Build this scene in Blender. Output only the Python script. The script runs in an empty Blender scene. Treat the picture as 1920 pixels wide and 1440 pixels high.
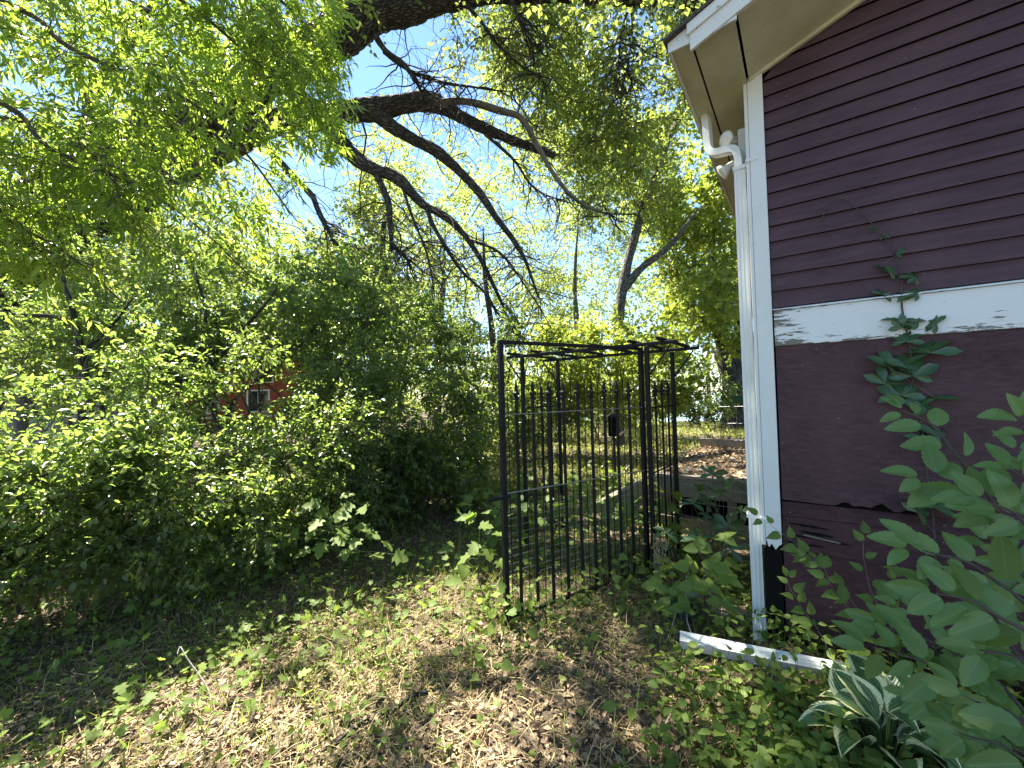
import bpy, math, random
import numpy as np

# ------------------------------------------------------------------ camera, sky, sun, exposure
scene = bpy.context.scene
COL = scene.collection
FPX = 775.0                                   # focal length in pixels of the 1920 px wide photograph
PITCH = math.radians(1.5); ROLL = math.radians(1.5)
CAM = np.array([0.0, 0.0, 1.6])
F_ = np.array([0, math.cos(PITCH), math.sin(PITCH)]); R0 = np.array([1.0, 0, 0]); U0 = np.cross(R0, F_)
R_ = math.cos(ROLL)*R0 - math.sin(ROLL)*U0
U_ = math.sin(ROLL)*R0 + math.cos(ROLL)*U0
cam = bpy.data.cameras.new('camera'); cam_o = bpy.data.objects.new('camera', cam); COL.objects.link(cam_o)
from mathutils import Matrix, Vector
m = Matrix(((R_[0], U_[0], -F_[0], CAM[0]), (R_[1], U_[1], -F_[1], CAM[1]), (R_[2], U_[2], -F_[2], CAM[2]), (0, 0, 0, 1)))
cam_o.matrix_world = m
cam.sensor_width = 36.0; cam.sensor_fit = 'HORIZONTAL'; cam.lens = 36.0*FPX/1920
cam.clip_start = 0.05; cam.clip_end = 2000
scene.camera = cam_o

SUN_AZ = math.radians(-47)                    # measured from +Y (ahead), negative to the left
SUN_EL = math.radians(56)
SUN = np.array([math.sin(SUN_AZ)*math.cos(SUN_EL), math.cos(SUN_AZ)*math.cos(SUN_EL), math.sin(SUN_EL)])
world = bpy.data.worlds.new('World'); scene.world = world; world.use_nodes = True
wn = world.node_tree.nodes; wl = world.node_tree.links
sky = wn.new('ShaderNodeTexSky'); sky.sky_type = 'NISHITA'; sky.sun_disc = False
sky.sun_elevation = SUN_EL; sky.sun_rotation = SUN_AZ
sky.air_density = 1.0; sky.dust_density = 0.0; sky.ozone_density = 4.5
wn['Background'].inputs['Strength'].default_value = 0.068
wl.new(sky.outputs['Color'], wn['Background'].inputs['Color'])
sl = bpy.data.lights.new('sun', 'SUN'); sl.energy = 5.0; sl.angle = math.radians(0.53); sl.color = (1.0, 0.93, 0.80)
so = bpy.data.objects.new('sun', sl); COL.objects.link(so); so.location = (-20, 20, 40)
so.rotation_euler = Vector(tuple(-SUN)).to_track_quat('-Z', 'Y').to_euler()
scene.view_settings.view_transform = 'Standard'; scene.view_settings.look = 'None'
scene.view_settings.exposure = 2.47; scene.view_settings.gamma = 1.0; scene.view_settings.use_curve_mapping = False
scene.render.engine = 'CYCLES'
cy = scene.cycles
cy.max_bounces = 10; cy.diffuse_bounces = 5; cy.glossy_bounces = 3; cy.transmission_bounces = 6; cy.transparent_max_bounces = 8
cy.use_denoising = True
cy.sample_clamp_indirect = 8.0

# ------------------------------------------------------------------ placing helpers
def ray(px, py): return F_ + (px-960)/FPX*R_ - (py-720)/FPX*U_
def P(px, py, d): return CAM + d*ray(px, py)
def onplane(px, py, p0, n):
    r = ray(px, py); return CAM + r*(np.dot(np.asarray(p0)-CAM, n)/np.dot(r, n))
def G(px, py, z=0.0): return onplane(px, py, (0, 0, z), np.array([0, 0, 1.0]))
def gz(x, y):
    return 0.018*np.sin(1.9*x+0.7)*np.cos(1.6*y) + 0.012*np.sin(4.1*x-2.3*y) + 0.03*np.sin(0.5*x+0.31*y)
ang = math.atan2(1104, 775)
E1 = np.array([math.sin(ang), -math.cos(ang), 0]); E2 = np.array([math.cos(ang), math.sin(ang), 0])
K = np.array([1.577, 2.631, 0.0])
HROT = math.atan2(E1[1], E1[0])
def H(x, y, z): return K + x*E1 + y*E2 + np.array([0, 0, z])
def wallpt(px, py, off=0.0): return onplane(px, py, K - off*E2, E2)
def hloc(p): d = np.asarray(p)-K; return np.array([d@E1, d@E2, p[2]])
rng = np.random.default_rng(7)
def nrm(a): return a/np.maximum(np.linalg.norm(a, axis=-1, keepdims=True), 1e-9)

# ------------------------------------------------------------------ object helpers
def tag(o, label=None, cat=None, group=None, kind=None):
    if label: o['label'] = label
    if cat: o['category'] = cat
    if group: o['group'] = group
    if kind: o['kind'] = kind
    return o
def empty(name, loc, label, cat, rotz=0, group=None):
    o = bpy.data.objects.new(name, None); COL.objects.link(o); o.location = tuple(loc); o.rotation_euler = (0, 0, rotz)
    o.empty_display_size = 0.1
    return tag(o, label, cat, group)
def link(name, me, parent=None):
    o = bpy.data.objects.new(name, me); COL.objects.link(o)
    if parent is not None: o.parent = parent
    return o
def npmesh(name, V, Fc, mat, uv=None, tint=None, smooth=False):
    V = np.asarray(V, dtype=np.float32); Fc = np.asarray(Fc, dtype=np.int32)
    me = bpy.data.meshes.new(name); k = Fc.shape[1]; n = len(Fc)
    me.vertices.add(len(V)); me.vertices.foreach_set('co', V.ravel())
    me.loops.add(n*k); me.loops.foreach_set('vertex_index', Fc.ravel())
    me.polygons.add(n)
    me.polygons.foreach_set('loop_start', np.arange(0, n*k, k, dtype=np.int32))
    me.polygons.foreach_set('loop_total', np.full(n, k, dtype=np.int32))
    if smooth: me.polygons.foreach_set('use_smooth', np.ones(n, dtype=bool))
    if uv is not None:
        l = me.uv_layers.new(name='UVMap'); l.data.foreach_set('uv', np.asarray(uv, np.float32)[Fc.ravel()].ravel())
    if tint is not None:
        a = me.attributes.new('tint', 'FLOAT', 'POINT'); a.data.foreach_set('value', np.asarray(tint, np.float32))
    me.materials.append(mat); me.update(); me.validate()
    return me
class MB:
    """collects boxes, prisms, tubes into one mesh"""
    def __init__(s): s.v = []; s.f = []
    def add(s, V, Fc):
        b = len(s.v); s.v += [tuple(float(c) for c in p) for p in V]; s.f += [tuple(int(i)+b for i in q) for q in Fc]; return s
    def box(s, a, b):
        x0, y0, z0 = a; x1, y1, z1 = b
        return s.add([(x0,y0,z0),(x1,y0,z0),(x1,y1,z0),(x0,y1,z0),(x0,y0,z1),(x1,y0,z1),(x1,y1,z1),(x0,y1,z1)],
              [(0,3,2,1),(4,5,6,7),(0,1,5,4),(1,2,6,5),(2,3,7,6),(3,0,4,7)])
    def hexa(s, pts):   # 8 points: bottom ring 4, top ring 4
        return s.add(pts, [(0,3,2,1),(4,5,6,7),(0,1,5,4),(1,2,6,5),(2,3,7,6),(3,0,4,7)])
    def bar(s, p, q, w, h=None, up=(0,0,1)):
        h = h or w; p = np.asarray(p, float); q = np.asarray(q, float); d = nrm(q-p); up = np.asarray(up, float)
        if abs(d@up) > .95: up = np.array([E1[0], E1[1], 0])
        a = nrm(np.cross(d, up)); b = np.cross(a, d); a = a*w/2; b = b*h/2
        return s.hexa([p-a-b, p+a-b, p+a+b, p-a+b, q-a-b, q+a-b, q+a+b, q-a+b])
    def tube(s, pts, r, n=8, cap=True):
        pts = np.asarray(pts, float); k = len(pts); r = np.full(k, r) if np.isscalar(r) else np.asarray(r, float)
        t = np.gradient(pts, axis=0); t = nrm(t); ref = np.array([0, 0, 1.0]) if abs(t[0][2]) < .9 else np.array([1.0, 0, 0])
        a = nrm(np.cross(t[0], ref)); V = []
        for i in range(k):
            a = nrm(a - t[i]*(a@t[i])); b = np.cross(t[i], a)
            for j in range(n):
                th = 2*math.pi*j/n; V.append(pts[i] + r[i]*(math.cos(th)*a + math.sin(th)*b))
        Fc = [(i*n+j, i*n+(j+1)%n, (i+1)*n+(j+1)%n, (i+1)*n+j) for i in range(k-1) for j in range(n)]
        if cap: Fc += [tuple(range(n-1, -1, -1)), tuple((k-1)*n+j for j in range(n))]
        return s.add(V, Fc)
    def prism(s, poly, y0, y1):   # polygon in xz extruded along y
        n = len(poly); V = [(x, y0, z) for x, z in poly] + [(x, y1, z) for x, z in poly]
        return s.add(V, [tuple(range(n)), tuple(range(2*n-1, n-1, -1))] + [(i, n+i, n+(i+1) % n, (i+1) % n) for i in range(n)])
    def lathe(s, prof, c=(0,0,0), n=12, axis=None):
        V = []; c = np.asarray(c, float)
        ax = nrm(np.asarray(axis if axis is not None else (0,0,1.0), float)); a = nrm(np.cross(ax, (0.3,0.9,0.2))); b = np.cross(ax, a)
        for r, z in prof:
            for j in range(n):
                th = 2*math.pi*j/n; V.append(c + ax*z + r*(math.cos(th)*a + math.sin(th)*b))
        k = len(prof)
        return s.add(V, [(i*n+j, i*n+(j+1)%n, (i+1)*n+(j+1)%n, (i+1)*n+j) for i in range(k-1) for j in range(n)] + [tuple(range(n-1,-1,-1)), tuple((k-1)*n+j for j in range(n))])
    def mesh(s, name, mat, smooth=False, bevel=0):
        me = bpy.data.meshes.new(name); me.from_pydata(s.v, [], s.f); me.materials.append(mat)
        if smooth: me.polygons.foreach_set('use_smooth', np.ones(len(me.polygons), dtype=bool))
        me.update(); return me
    def build(s, name, mat, parent=None, smooth=False, bevel=0):
        o = link(name, s.mesh(name, mat, smooth), parent)
        if bevel:
            b = o.modifiers.new('bevel', 'BEVEL'); b.width = bevel; b.segments = 1; b.limit_method = 'ANGLE'
        return o

# ------------------------------------------------------------------ materials
def newmat(name):
    mt = bpy.data.materials.new(name); mt.use_nodes = True
    return mt, mt.node_tree.nodes, mt.node_tree.links, mt.node_tree.nodes['Principled BSDF']
def node(n, t, **kw):
    x = n.new(t)
    for k, v in kw.items():
        if k in x.inputs: x.inputs[k].default_value = v
        else: setattr(x, k, v)
    return x
def ramp(n, stops, interp='LINEAR'):
    r = n.new('ShaderNodeValToRGB'); r.color_ramp.interpolation = interp; e = r.color_ramp.elements
    while len(e) < len(stops): e.new(0.5)
    for i, (p, c) in enumerate(stops):
        e[i].position = p; e[i].color = (c[0], c[1], c[2], 1) if hasattr(c, '__len__') else (c, c, c, 1)
    return r
def mixc(n, l, fac, a, b):
    x = n.new('ShaderNodeMix'); x.data_type = 'RGBA'
    for inp, v in ((x.inputs[0], fac), (x.inputs[6], a), (x.inputs[7], b)):
        if hasattr(v, 'links') or hasattr(v, 'is_linked'): l.new(v, inp)
        elif hasattr(v, '__len__'): inp.default_value = (v[0], v[1], v[2], 1)
        else: inp.default_value = v
    return x.outputs[2]
def coords(n, l, scale=(1,1,1), kind='Object'):
    tc = n.new('ShaderNodeTexCoord'); mp = n.new('ShaderNodeMapping'); mp.inputs['Scale'].default_value = scale
    l.new(tc.outputs[kind], mp.inputs['Vector']); return mp.outputs['Vector']
def noise(n, l, vec, scale, detail=4, rough=.55):
    x = node(n, 'ShaderNodeTexNoise', Scale=scale, Detail=detail, Roughness=rough); l.new(vec, x.inputs['Vector']); return x.outputs['Fac']
def bump(n, l, bsdf, h, strength=.4, dist=.01):
    b = node(n, 'ShaderNodeBump', Strength=strength, Distance=dist); l.new(h, b.inputs['Height']); l.new(b.outputs['Normal'], bsdf.inputs['Normal'])

def leaf_mat(name, dark, light, trans, tw=.4, rough=.42, vein=True, spec=.5):
    mt, n, l, b = newmat(name)
    at = n.new('ShaderNodeAttribute'); at.attribute_name = 'tint'
    oi = n.new('ShaderNodeObjectInfo')
    r = n.new('ShaderNodeMath'); r.operation = 'MULTIPLY_ADD'; l.new(oi.outputs['Random'], r.inputs[0]); r.inputs[1].default_value = .35; l.new(at.outputs['Fac'], r.inputs[2])
    r2 = n.new('ShaderNodeMath'); r2.operation = 'FRACT'; l.new(r.outputs[0], r2.inputs[0])
    c = mixc(n, l, r2.outputs[0], dark, light)
    if vein:
        uv = n.new('ShaderNodeUVMap'); sx = n.new('ShaderNodeSeparateXYZ'); l.new(uv.outputs['UV'], sx.inputs[0])
        ab = n.new('ShaderNodeMath'); ab.operation = 'ABSOLUTE'; l.new(sx.outputs['Y'], ab.inputs[0])
        mid = ramp(n, [(0.0, .55), (.012, .4), (.025, 0.0)]); l.new(ab.outputs[0], mid.inputs[0])
        sd = n.new('ShaderNodeMath'); sd.operation = 'MULTIPLY_ADD'; l.new(ab.outputs[0], sd.inputs[0]); sd.inputs[1].default_value = -1.1; l.new(sx.outputs['X'], sd.inputs[2])
        s2 = n.new('ShaderNodeMath'); s2.operation = 'MULTIPLY'; l.new(sd.outputs[0], s2.inputs[0]); s2.inputs[1].default_value = 44.0
        s3 = n.new('ShaderNodeMath'); s3.operation = 'SINE'; l.new(s2.outputs[0], s3.inputs[0])
        sv = ramp(n, [(.93, 0), (1.0, .22)]); l.new(s3.outputs[0], sv.inputs[0])
        mx = n.new('ShaderNodeMath'); mx.operation = 'MAXIMUM'; l.new(mid.outputs[0], mx.inputs[0]); l.new(sv.outputs[0], mx.inputs[1])
        c = mixc(n, l, mx.outputs[0], c, tuple(min(1, x*1.7+.02) for x in light))
    l.new(c, b.inputs['Base Color']); b.inputs['Roughness'].default_value = rough; b.inputs['Specular IOR Level'].default_value = spec
    t = n.new('ShaderNodeBsdfTranslucent')
    tc = mixc(n, l, r2.outputs[0], trans, tuple(x*1.35 for x in trans)); l.new(tc, t.inputs['Color'])
    ms = n.new('ShaderNodeMixShader'); ms.inputs[0].default_value = tw
    l.new(b.outputs[0], ms.inputs[1]); l.new(t.outputs[0], ms.inputs[2]); l.new(ms.outputs[0], n['Material Output'].inputs['Surface'])
    return mt
def plain(name, col, rough=.6, metal=0, spec=.5):
    mt, n, l, b = newmat(name); b.inputs['Base Color'].default_value = (*col, 1); b.inputs['Roughness'].default_value = rough
    b.inputs['Metallic'].default_value = metal; b.inputs['Specular IOR Level'].default_value = spec; return mt
def varied(name, a, c, scale, rough=.7, stretch=(1,1,1), bs=.3, bd=.005, detail=6):
    mt, n, l, b = newmat(name); v = coords(n, l, stretch); f = noise(n, l, v, scale, detail)
    r = ramp(n, [(.3, a), (.7, c)]); l.new(f, r.inputs[0]); l.new(r.outputs[0], b.inputs['Base Color'])
    b.inputs['Roughness'].default_value = rough; bump(n, l, b, f, bs, bd); return mt
def bark_mat(name, a, c, scale=14):
    mt, n, l, b = newmat(name); v = coords(n, l, (1,1,1)); f = noise(n, l, v, scale, 8, .65)
    f2 = noise(n, l, v, scale*.2, 3)
    r = ramp(n, [(.32, a), (.68, c)]); l.new(f, r.inputs[0])
    c2 = mixc(n, l, f2, r.outputs[0], tuple(x*.6+.012 for x in c))
    l.new(c2, b.inputs['Base Color']); b.inputs['Roughness'].default_value = .9; bump(n, l, b, f, .7, .015); return mt
def paint_mat(name, paint, under, speck=.0, peel=.0, bottom=False, dirt=(.30,.28,.16), dirtamt=.25, stretch=(2,6,12)):
    mt, n, l, b = newmat(name); v = coords(n, l, stretch); f = noise(n, l, v, 3.0, 9, .7)
    v2 = coords(n, l, (1,1,1)); f2 = noise(n, l, v2, 2.2, 5, .6); f3 = noise(n, l, v2, 60, 3)
    dr = ramp(n, [(.42, 0), (.75, dirtamt)]); l.new(f2, dr.inputs[0])
    c = mixc(n, l, dr.outputs[0], paint, dirt)
    fs = ramp(n, [(.66, 0), (.72, .55)]); l.new(f3, fs.inputs[0])
    if speck: 
        sp = n.new('ShaderNodeMath'); sp.operation = 'MULTIPLY'; l.new(fs.outputs[0], sp.inputs[0]); sp.inputs[1].default_value = speck
        c = mixc(n, l, sp.outputs[0], c, (.04,.035,.02))
    if peel:
        mask = f
        if bottom:
            g = coords(n, l, (1,1,1), 'Generated'); sx = n.new('ShaderNodeSeparateXYZ'); l.new(g, sx.inputs[0])
            gr = ramp(n, [(0, .16), (.22, .04), (.5, 0), (.9, 0), (1, .07)]); l.new(sx.outputs['Z'], gr.inputs[0])
            gx = ramp(n, [(0, .2), (.015, .13), (.035, 0)]); l.new(sx.outputs['X'], gx.inputs[0])
            a = n.new('ShaderNodeMath'); l.new(f, a.inputs[0]); l.new(gr.outputs[0], a.inputs[1])
            a2 = n.new('ShaderNodeMath'); l.new(a.outputs[0], a2.inputs[0]); l.new(gx.outputs[0], a2.inputs[1]); mask = a2.outputs[0]
        pm = ramp(n, [(1-peel, 0), (1-peel+.012, 1)]); l.new(mask, pm.inputs[0])
        uc = mixc(n, l, f3, under, tuple(x*.35 for x in under))
        c = mixc(n, l, pm.outputs[0], c, uc)
    l.new(c, b.inputs['Base Color']); b.inputs['Roughness'].default_value = .5; b.inputs['Specular IOR Level'].default_value = .35
    bump(n, l, b, f, .25, .003); return mt

M = {}
M['white'] = paint_mat('white_paint', (.62,.655,.63), (.24,.22,.18), speck=.5, peel=.24, dirtamt=.18)
M['band'] = paint_mat('white_band_paint', (.62,.655,.64), (.20,.19,.15), speck=.25, peel=.335, bottom=True, dirtamt=.12, stretch=(3.5,6,22))
M['soffit'] = paint_mat('bounce_tinted_soffit_paint', (.52,.52,.37), (.16,.14,.10), speck=1.0, peel=.285, dirtamt=.75)  # yellow-green tint holds bounced foliage light; specks, stains and peeling are real
M['oldwhite'] = paint_mat('cracked_white_paint', (.60,.635,.61), (.17,.15,.12), speck=.8, peel=.345, dirtamt=.3, stretch=(5,8,14))
def siding_mat(name, c1, c2, rough_wood=False):
    mt, n, l, b = newmat(name); v = coords(n, l, (1.2, 6, 9) if not rough_wood else (1,1,1))
    f = noise(n, l, v, 4, 8, .65)
    if rough_wood:
        tc = n.new('ShaderNodeTexCoord'); mp = n.new('ShaderNodeMapping'); mp.inputs['Rotation'].default_value = (0, .62, 0); mp.inputs['Scale'].default_value = (4, 3, 13)
        l.new(tc.outputs['Object'], mp.inputs['Vector']); f = noise(n, l, mp.outputs['Vector'], 3.5, 9, .7)
    f2 = noise(n, l, coords(n, l, (1,1,1)), 1.7, 4)
    r = ramp(n, [(.36, c1), (.64, c2)]); l.new(f, r.inputs[0])
    fr = ramp(n, [(.42, 0), (.7, .6)]); l.new(f2, fr.inputs[0])
    c = mixc(n, l, fr.outputs[0], r.outputs[0], tuple(x*1.3 for x in c2))
    vo = node(n, 'ShaderNodeTexVoronoi', Scale=16.0); l.new(coords(n, l, (1, 1, 1.6)), vo.inputs['Vector'])
    rs = ramp(n, [(.0, .9), (.045, .7), (.075, 0)]); l.new(vo.outputs['Distance'], rs.inputs[0])
    sel = ramp(n, [(.54, 0), (.58, 1)]); f4 = noise(n, l, coords(n, l, (1,1,1)), 7, 2); l.new(f4, sel.inputs[0])
    mm = n.new('ShaderNodeMath'); mm.operation = 'MULTIPLY'; l.new(rs.outputs[0], mm.inputs[0]); l.new(sel.outputs[0], mm.inputs[1])
    c = mixc(n, l, mm.outputs[0], c, (.38,.30,.27))
    l.new(c, b.inputs['Base Color']); b.inputs['Roughness'].default_value = .7; b.inputs['Specular IOR Level'].default_value = .18; bump(n, l, b, f, .4 if not rough_wood else .8, .004); return mt
M['siding'] = siding_mat('maroon_clapboard_paint', (.056,.034,.041), (.080,.049,.058))
M['ply'] = siding_mat('maroon_plywood_paint', (.040,.021,.024), (.078,.043,.047), True)
M['skirt'] = siding_mat('maroon_skirt_paint', (.026,.013,.014), (.070,.032,.034), True)
M['dark'] = plain('gap_and_shade_black', (.010,.010,.009), 1.0, spec=0.0)
M['alum'] = paint_mat('white_aluminium', (.63,.655,.64), (.3,.3,.3), speck=.12, dirtamt=.14, stretch=(1,1,1))
M['shingle'] = varied('asphalt_shingle', (.03,.03,.032), (.07,.065,.06), 40, .95)
M['iron'] = varied('black_iron', (.004,.005,.005), (.009,.010,.010), 25, .6, bs=.15); M['iron'].node_tree.nodes['Principled BSDF'].inputs['Specular IOR Level'].default_value = .25
M['wire'] = plain('galvanised_wire', (.32,.33,.33), .4, .8)
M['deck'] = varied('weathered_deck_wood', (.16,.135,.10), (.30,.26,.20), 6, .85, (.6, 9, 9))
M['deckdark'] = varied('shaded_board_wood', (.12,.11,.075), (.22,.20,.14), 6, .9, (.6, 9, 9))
M['glass'] = plain('dark_window_glass', (.02,.025,.03), .06)
M['lens'] = plain('lamp_glass', (.62,.60,.54), .12)
def furrow_mat(name, a, c):
    mt, n, l, b = newmat(name); at = n.new('ShaderNodeAttribute'); at.attribute_name = 'bark'
    v = at.outputs['Vector']; f = noise(n, l, v, 34, 6, .6)
    vo = node(n, 'ShaderNodeTexVoronoi', Scale=26.0, feature='DISTANCE_TO_EDGE'); 
    mv = n.new('ShaderNodeVectorMath'); mv.operation = 'ADD'; sc = n.new('ShaderNodeVectorMath'); sc.operation = 'SCALE'; sc.inputs['Scale'].default_value = .05
    nn_ = node(n, 'ShaderNodeTexNoise', Scale=12.0, Detail=3.0); l.new(v, nn_.inputs['Vector']); l.new(nn_.outputs['Color'], sc.inputs[0]); l.new(v, mv.inputs[0]); l.new(sc.outputs[0], mv.inputs[1]); l.new(mv.outputs[0], vo.inputs['Vector'])
    rg = ramp(n, [(0, 0), (.10, .35), (.32, 1)]); l.new(vo.outputs['Distance'], rg.inputs[0])
    h = n.new('ShaderNodeMath'); h.operation = 'MULTIPLY_ADD'; l.new(f, h.inputs[0]); h.inputs[1].default_value = .45; l.new(rg.outputs[0], h.inputs[2])
    r = ramp(n, [(.25, tuple(x*.45 for x in a)), (.6, a), (1.15 if False else 1.0, c)]); l.new(h.outputs[0], r.inputs[0]); l.new(r.outputs[0], b.inputs['Base Color'])
    b.inputs['Roughness'].default_value = .92; bump(n, l, b, h.outputs[0], 1.0, .03); return mt
M['bark'] = furrow_mat('dark_furrowed_bark', (.034,.031,.027), (.115,.105,.09))
M['barkgreyf'] = furrow_mat('grey_maple_bark', (.085,.078,.062), (.21,.195,.16))
M['barkpale'] = bark_mat('grey_smooth_bark', (.07,.063,.05), (.18,.165,.135), 12)
M['barktwig'] = bark_mat('twig_bark', (.035,.027,.02), (.09,.075,.055), 30)
M['barkgrey'] = bark_mat('bleached_bark', (.26,.23,.19), (.46,.42,.36), 20)
M['L_ash'] = leaf_mat('ash_leaf', (.080,.125,.022), (.130,.185,.036), (.36,.50,.055), .52, .36)
M['L_cotton'] = leaf_mat('cottonwood_leaf', (.075,.110,.030), (.125,.165,.045), (.36,.44,.08), .5, .36, vein=False)
M['L_shrub'] = leaf_mat('honeysuckle_leaf', (.055,.090,.028), (.118,.160,.050), (.31,.44,.075), .46, .28, vein=False)
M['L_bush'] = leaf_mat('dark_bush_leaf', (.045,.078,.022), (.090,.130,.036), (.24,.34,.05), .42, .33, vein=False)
M['L_maple'] = leaf_mat('maple_leaf', (.075,.110,.020), (.130,.170,.032), (.40,.48,.06), .5, .40, vein=False)
M['L_far'] = leaf_mat('far_leaf', (.080,.110,.030), (.130,.160,.048), (.38,.46,.08), .5, .45, vein=False)
M['L_big'] = leaf_mat('broad_grey_green_leaf', (.070,.145,.040), (.125,.205,.058), (.24,.40,.06), .34, .5)
M['L_creeper'] = leaf_mat('creeper_leaf', (.030,.076,.030), (.060,.120,.042), (.08,.16,.03), .22, .33)
M['L_vine'] = leaf_mat('vine_leaf', (.070,.120,.028), (.105,.160,.038), (.22,.34,.04), .36, .55, spec=.25)
M['L_cover'] = leaf_mat('ground_cover_leaf', (.085,.140,.034), (.165,.220,.055), (.34,.47,.07), .38, .55, vein=False, spec=.14)
M['L_grass'] = leaf_mat('grass_blade', (.12,.15,.03), (.30,.28,.10), (.32,.36,.07), .36, .5, vein=False)
M['L_straw'] = leaf_mat('dry_straw', (.30,.21,.10), (.56,.44,.22), (.24,.18,.07), .2, .7, vein=False)
M['L_litter'] = leaf_mat('dead_leaf', (.14,.088,.048), (.40,.285,.165), (.14,.08,.04), .12, .75, vein=False)
M['L_wilt'] = leaf_mat('wilted_leaf', (.17,.15,.07), (.30,.27,.14), (.2,.17,.07), .25, .6)
# hosta: pale margin by the leaf's own across-coordinate
mt, n, l, b = newmat('hosta_leaf'); M['L_hosta'] = mt
uv = n.new('ShaderNodeUVMap'); sx = n.new('ShaderNodeSeparateXYZ'); l.new(uv.outputs['UV'], sx.inputs[0])
at = n.new('ShaderNodeAttribute'); at.attribute_name = 'edge'
nz = noise(n, l, coords(n, l, (1,1,1)), 25, 3); ad = n.new('ShaderNodeMath'); ad.operation = 'MULTIPLY_ADD'; l.new(nz, ad.inputs[0]); ad.inputs[1].default_value = .3; l.new(at.outputs['Fac'], ad.inputs[2])
er = ramp(n, [(.78, 0), (.86, 1)]); l.new(ad.outputs[0], er.inputs[0])
s2 = n.new('ShaderNodeMath'); s2.operation = 'MULTIPLY'; l.new(sx.outputs['Y'], s2.inputs[0]); s2.inputs[1].default_value = 75.0
s3 = n.new('ShaderNodeMath'); s3.operation = 'SINE'; l.new(s2.outputs[0], s3.inputs[0])
c = mixc(n, l, er.outputs[0], (.065,.130,.040), (.66,.66,.34)); l.new(c, b.inputs['Base Color']); b.inputs['Roughness'].default_value = .4; bump(n, l, b, s3.outputs[0], .5, .004)
# ground soil
mt, n, l, b = newmat('leafy_soil'); M['soil'] = mt
v = coords(n, l); f = noise(n, l, v, 18, 8, .7); f2 = noise(n, l, v, 1.3, 3)
r = ramp(n, [(.3, (.045,.030,.020)), (.55, (.11,.078,.05)), (.75, (.22,.165,.11))]); l.new(f, r.inputs[0])
r2 = ramp(n, [(.45, 0), (.7, .45)]); l.new(f2, r2.inputs[0])
c = mixc(n, l, r2.outputs[0], r.outputs[0], (.08,.085,.03)); l.new(c, b.inputs['Base Color']); b.inputs['Roughness'].default_value = .95; bump(n, l, b, f, .9, .03)
mt, n, l, b = newmat('lake_water'); M['water'] = mt
b.inputs['Base Color'].default_value = (.10,.14,.17,1); b.inputs['Roughness'].default_value = .12
bump(n, l, b, noise(n, l, coords(n, l, (1,3,1)), 1.5, 4), .25, .05)

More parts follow.
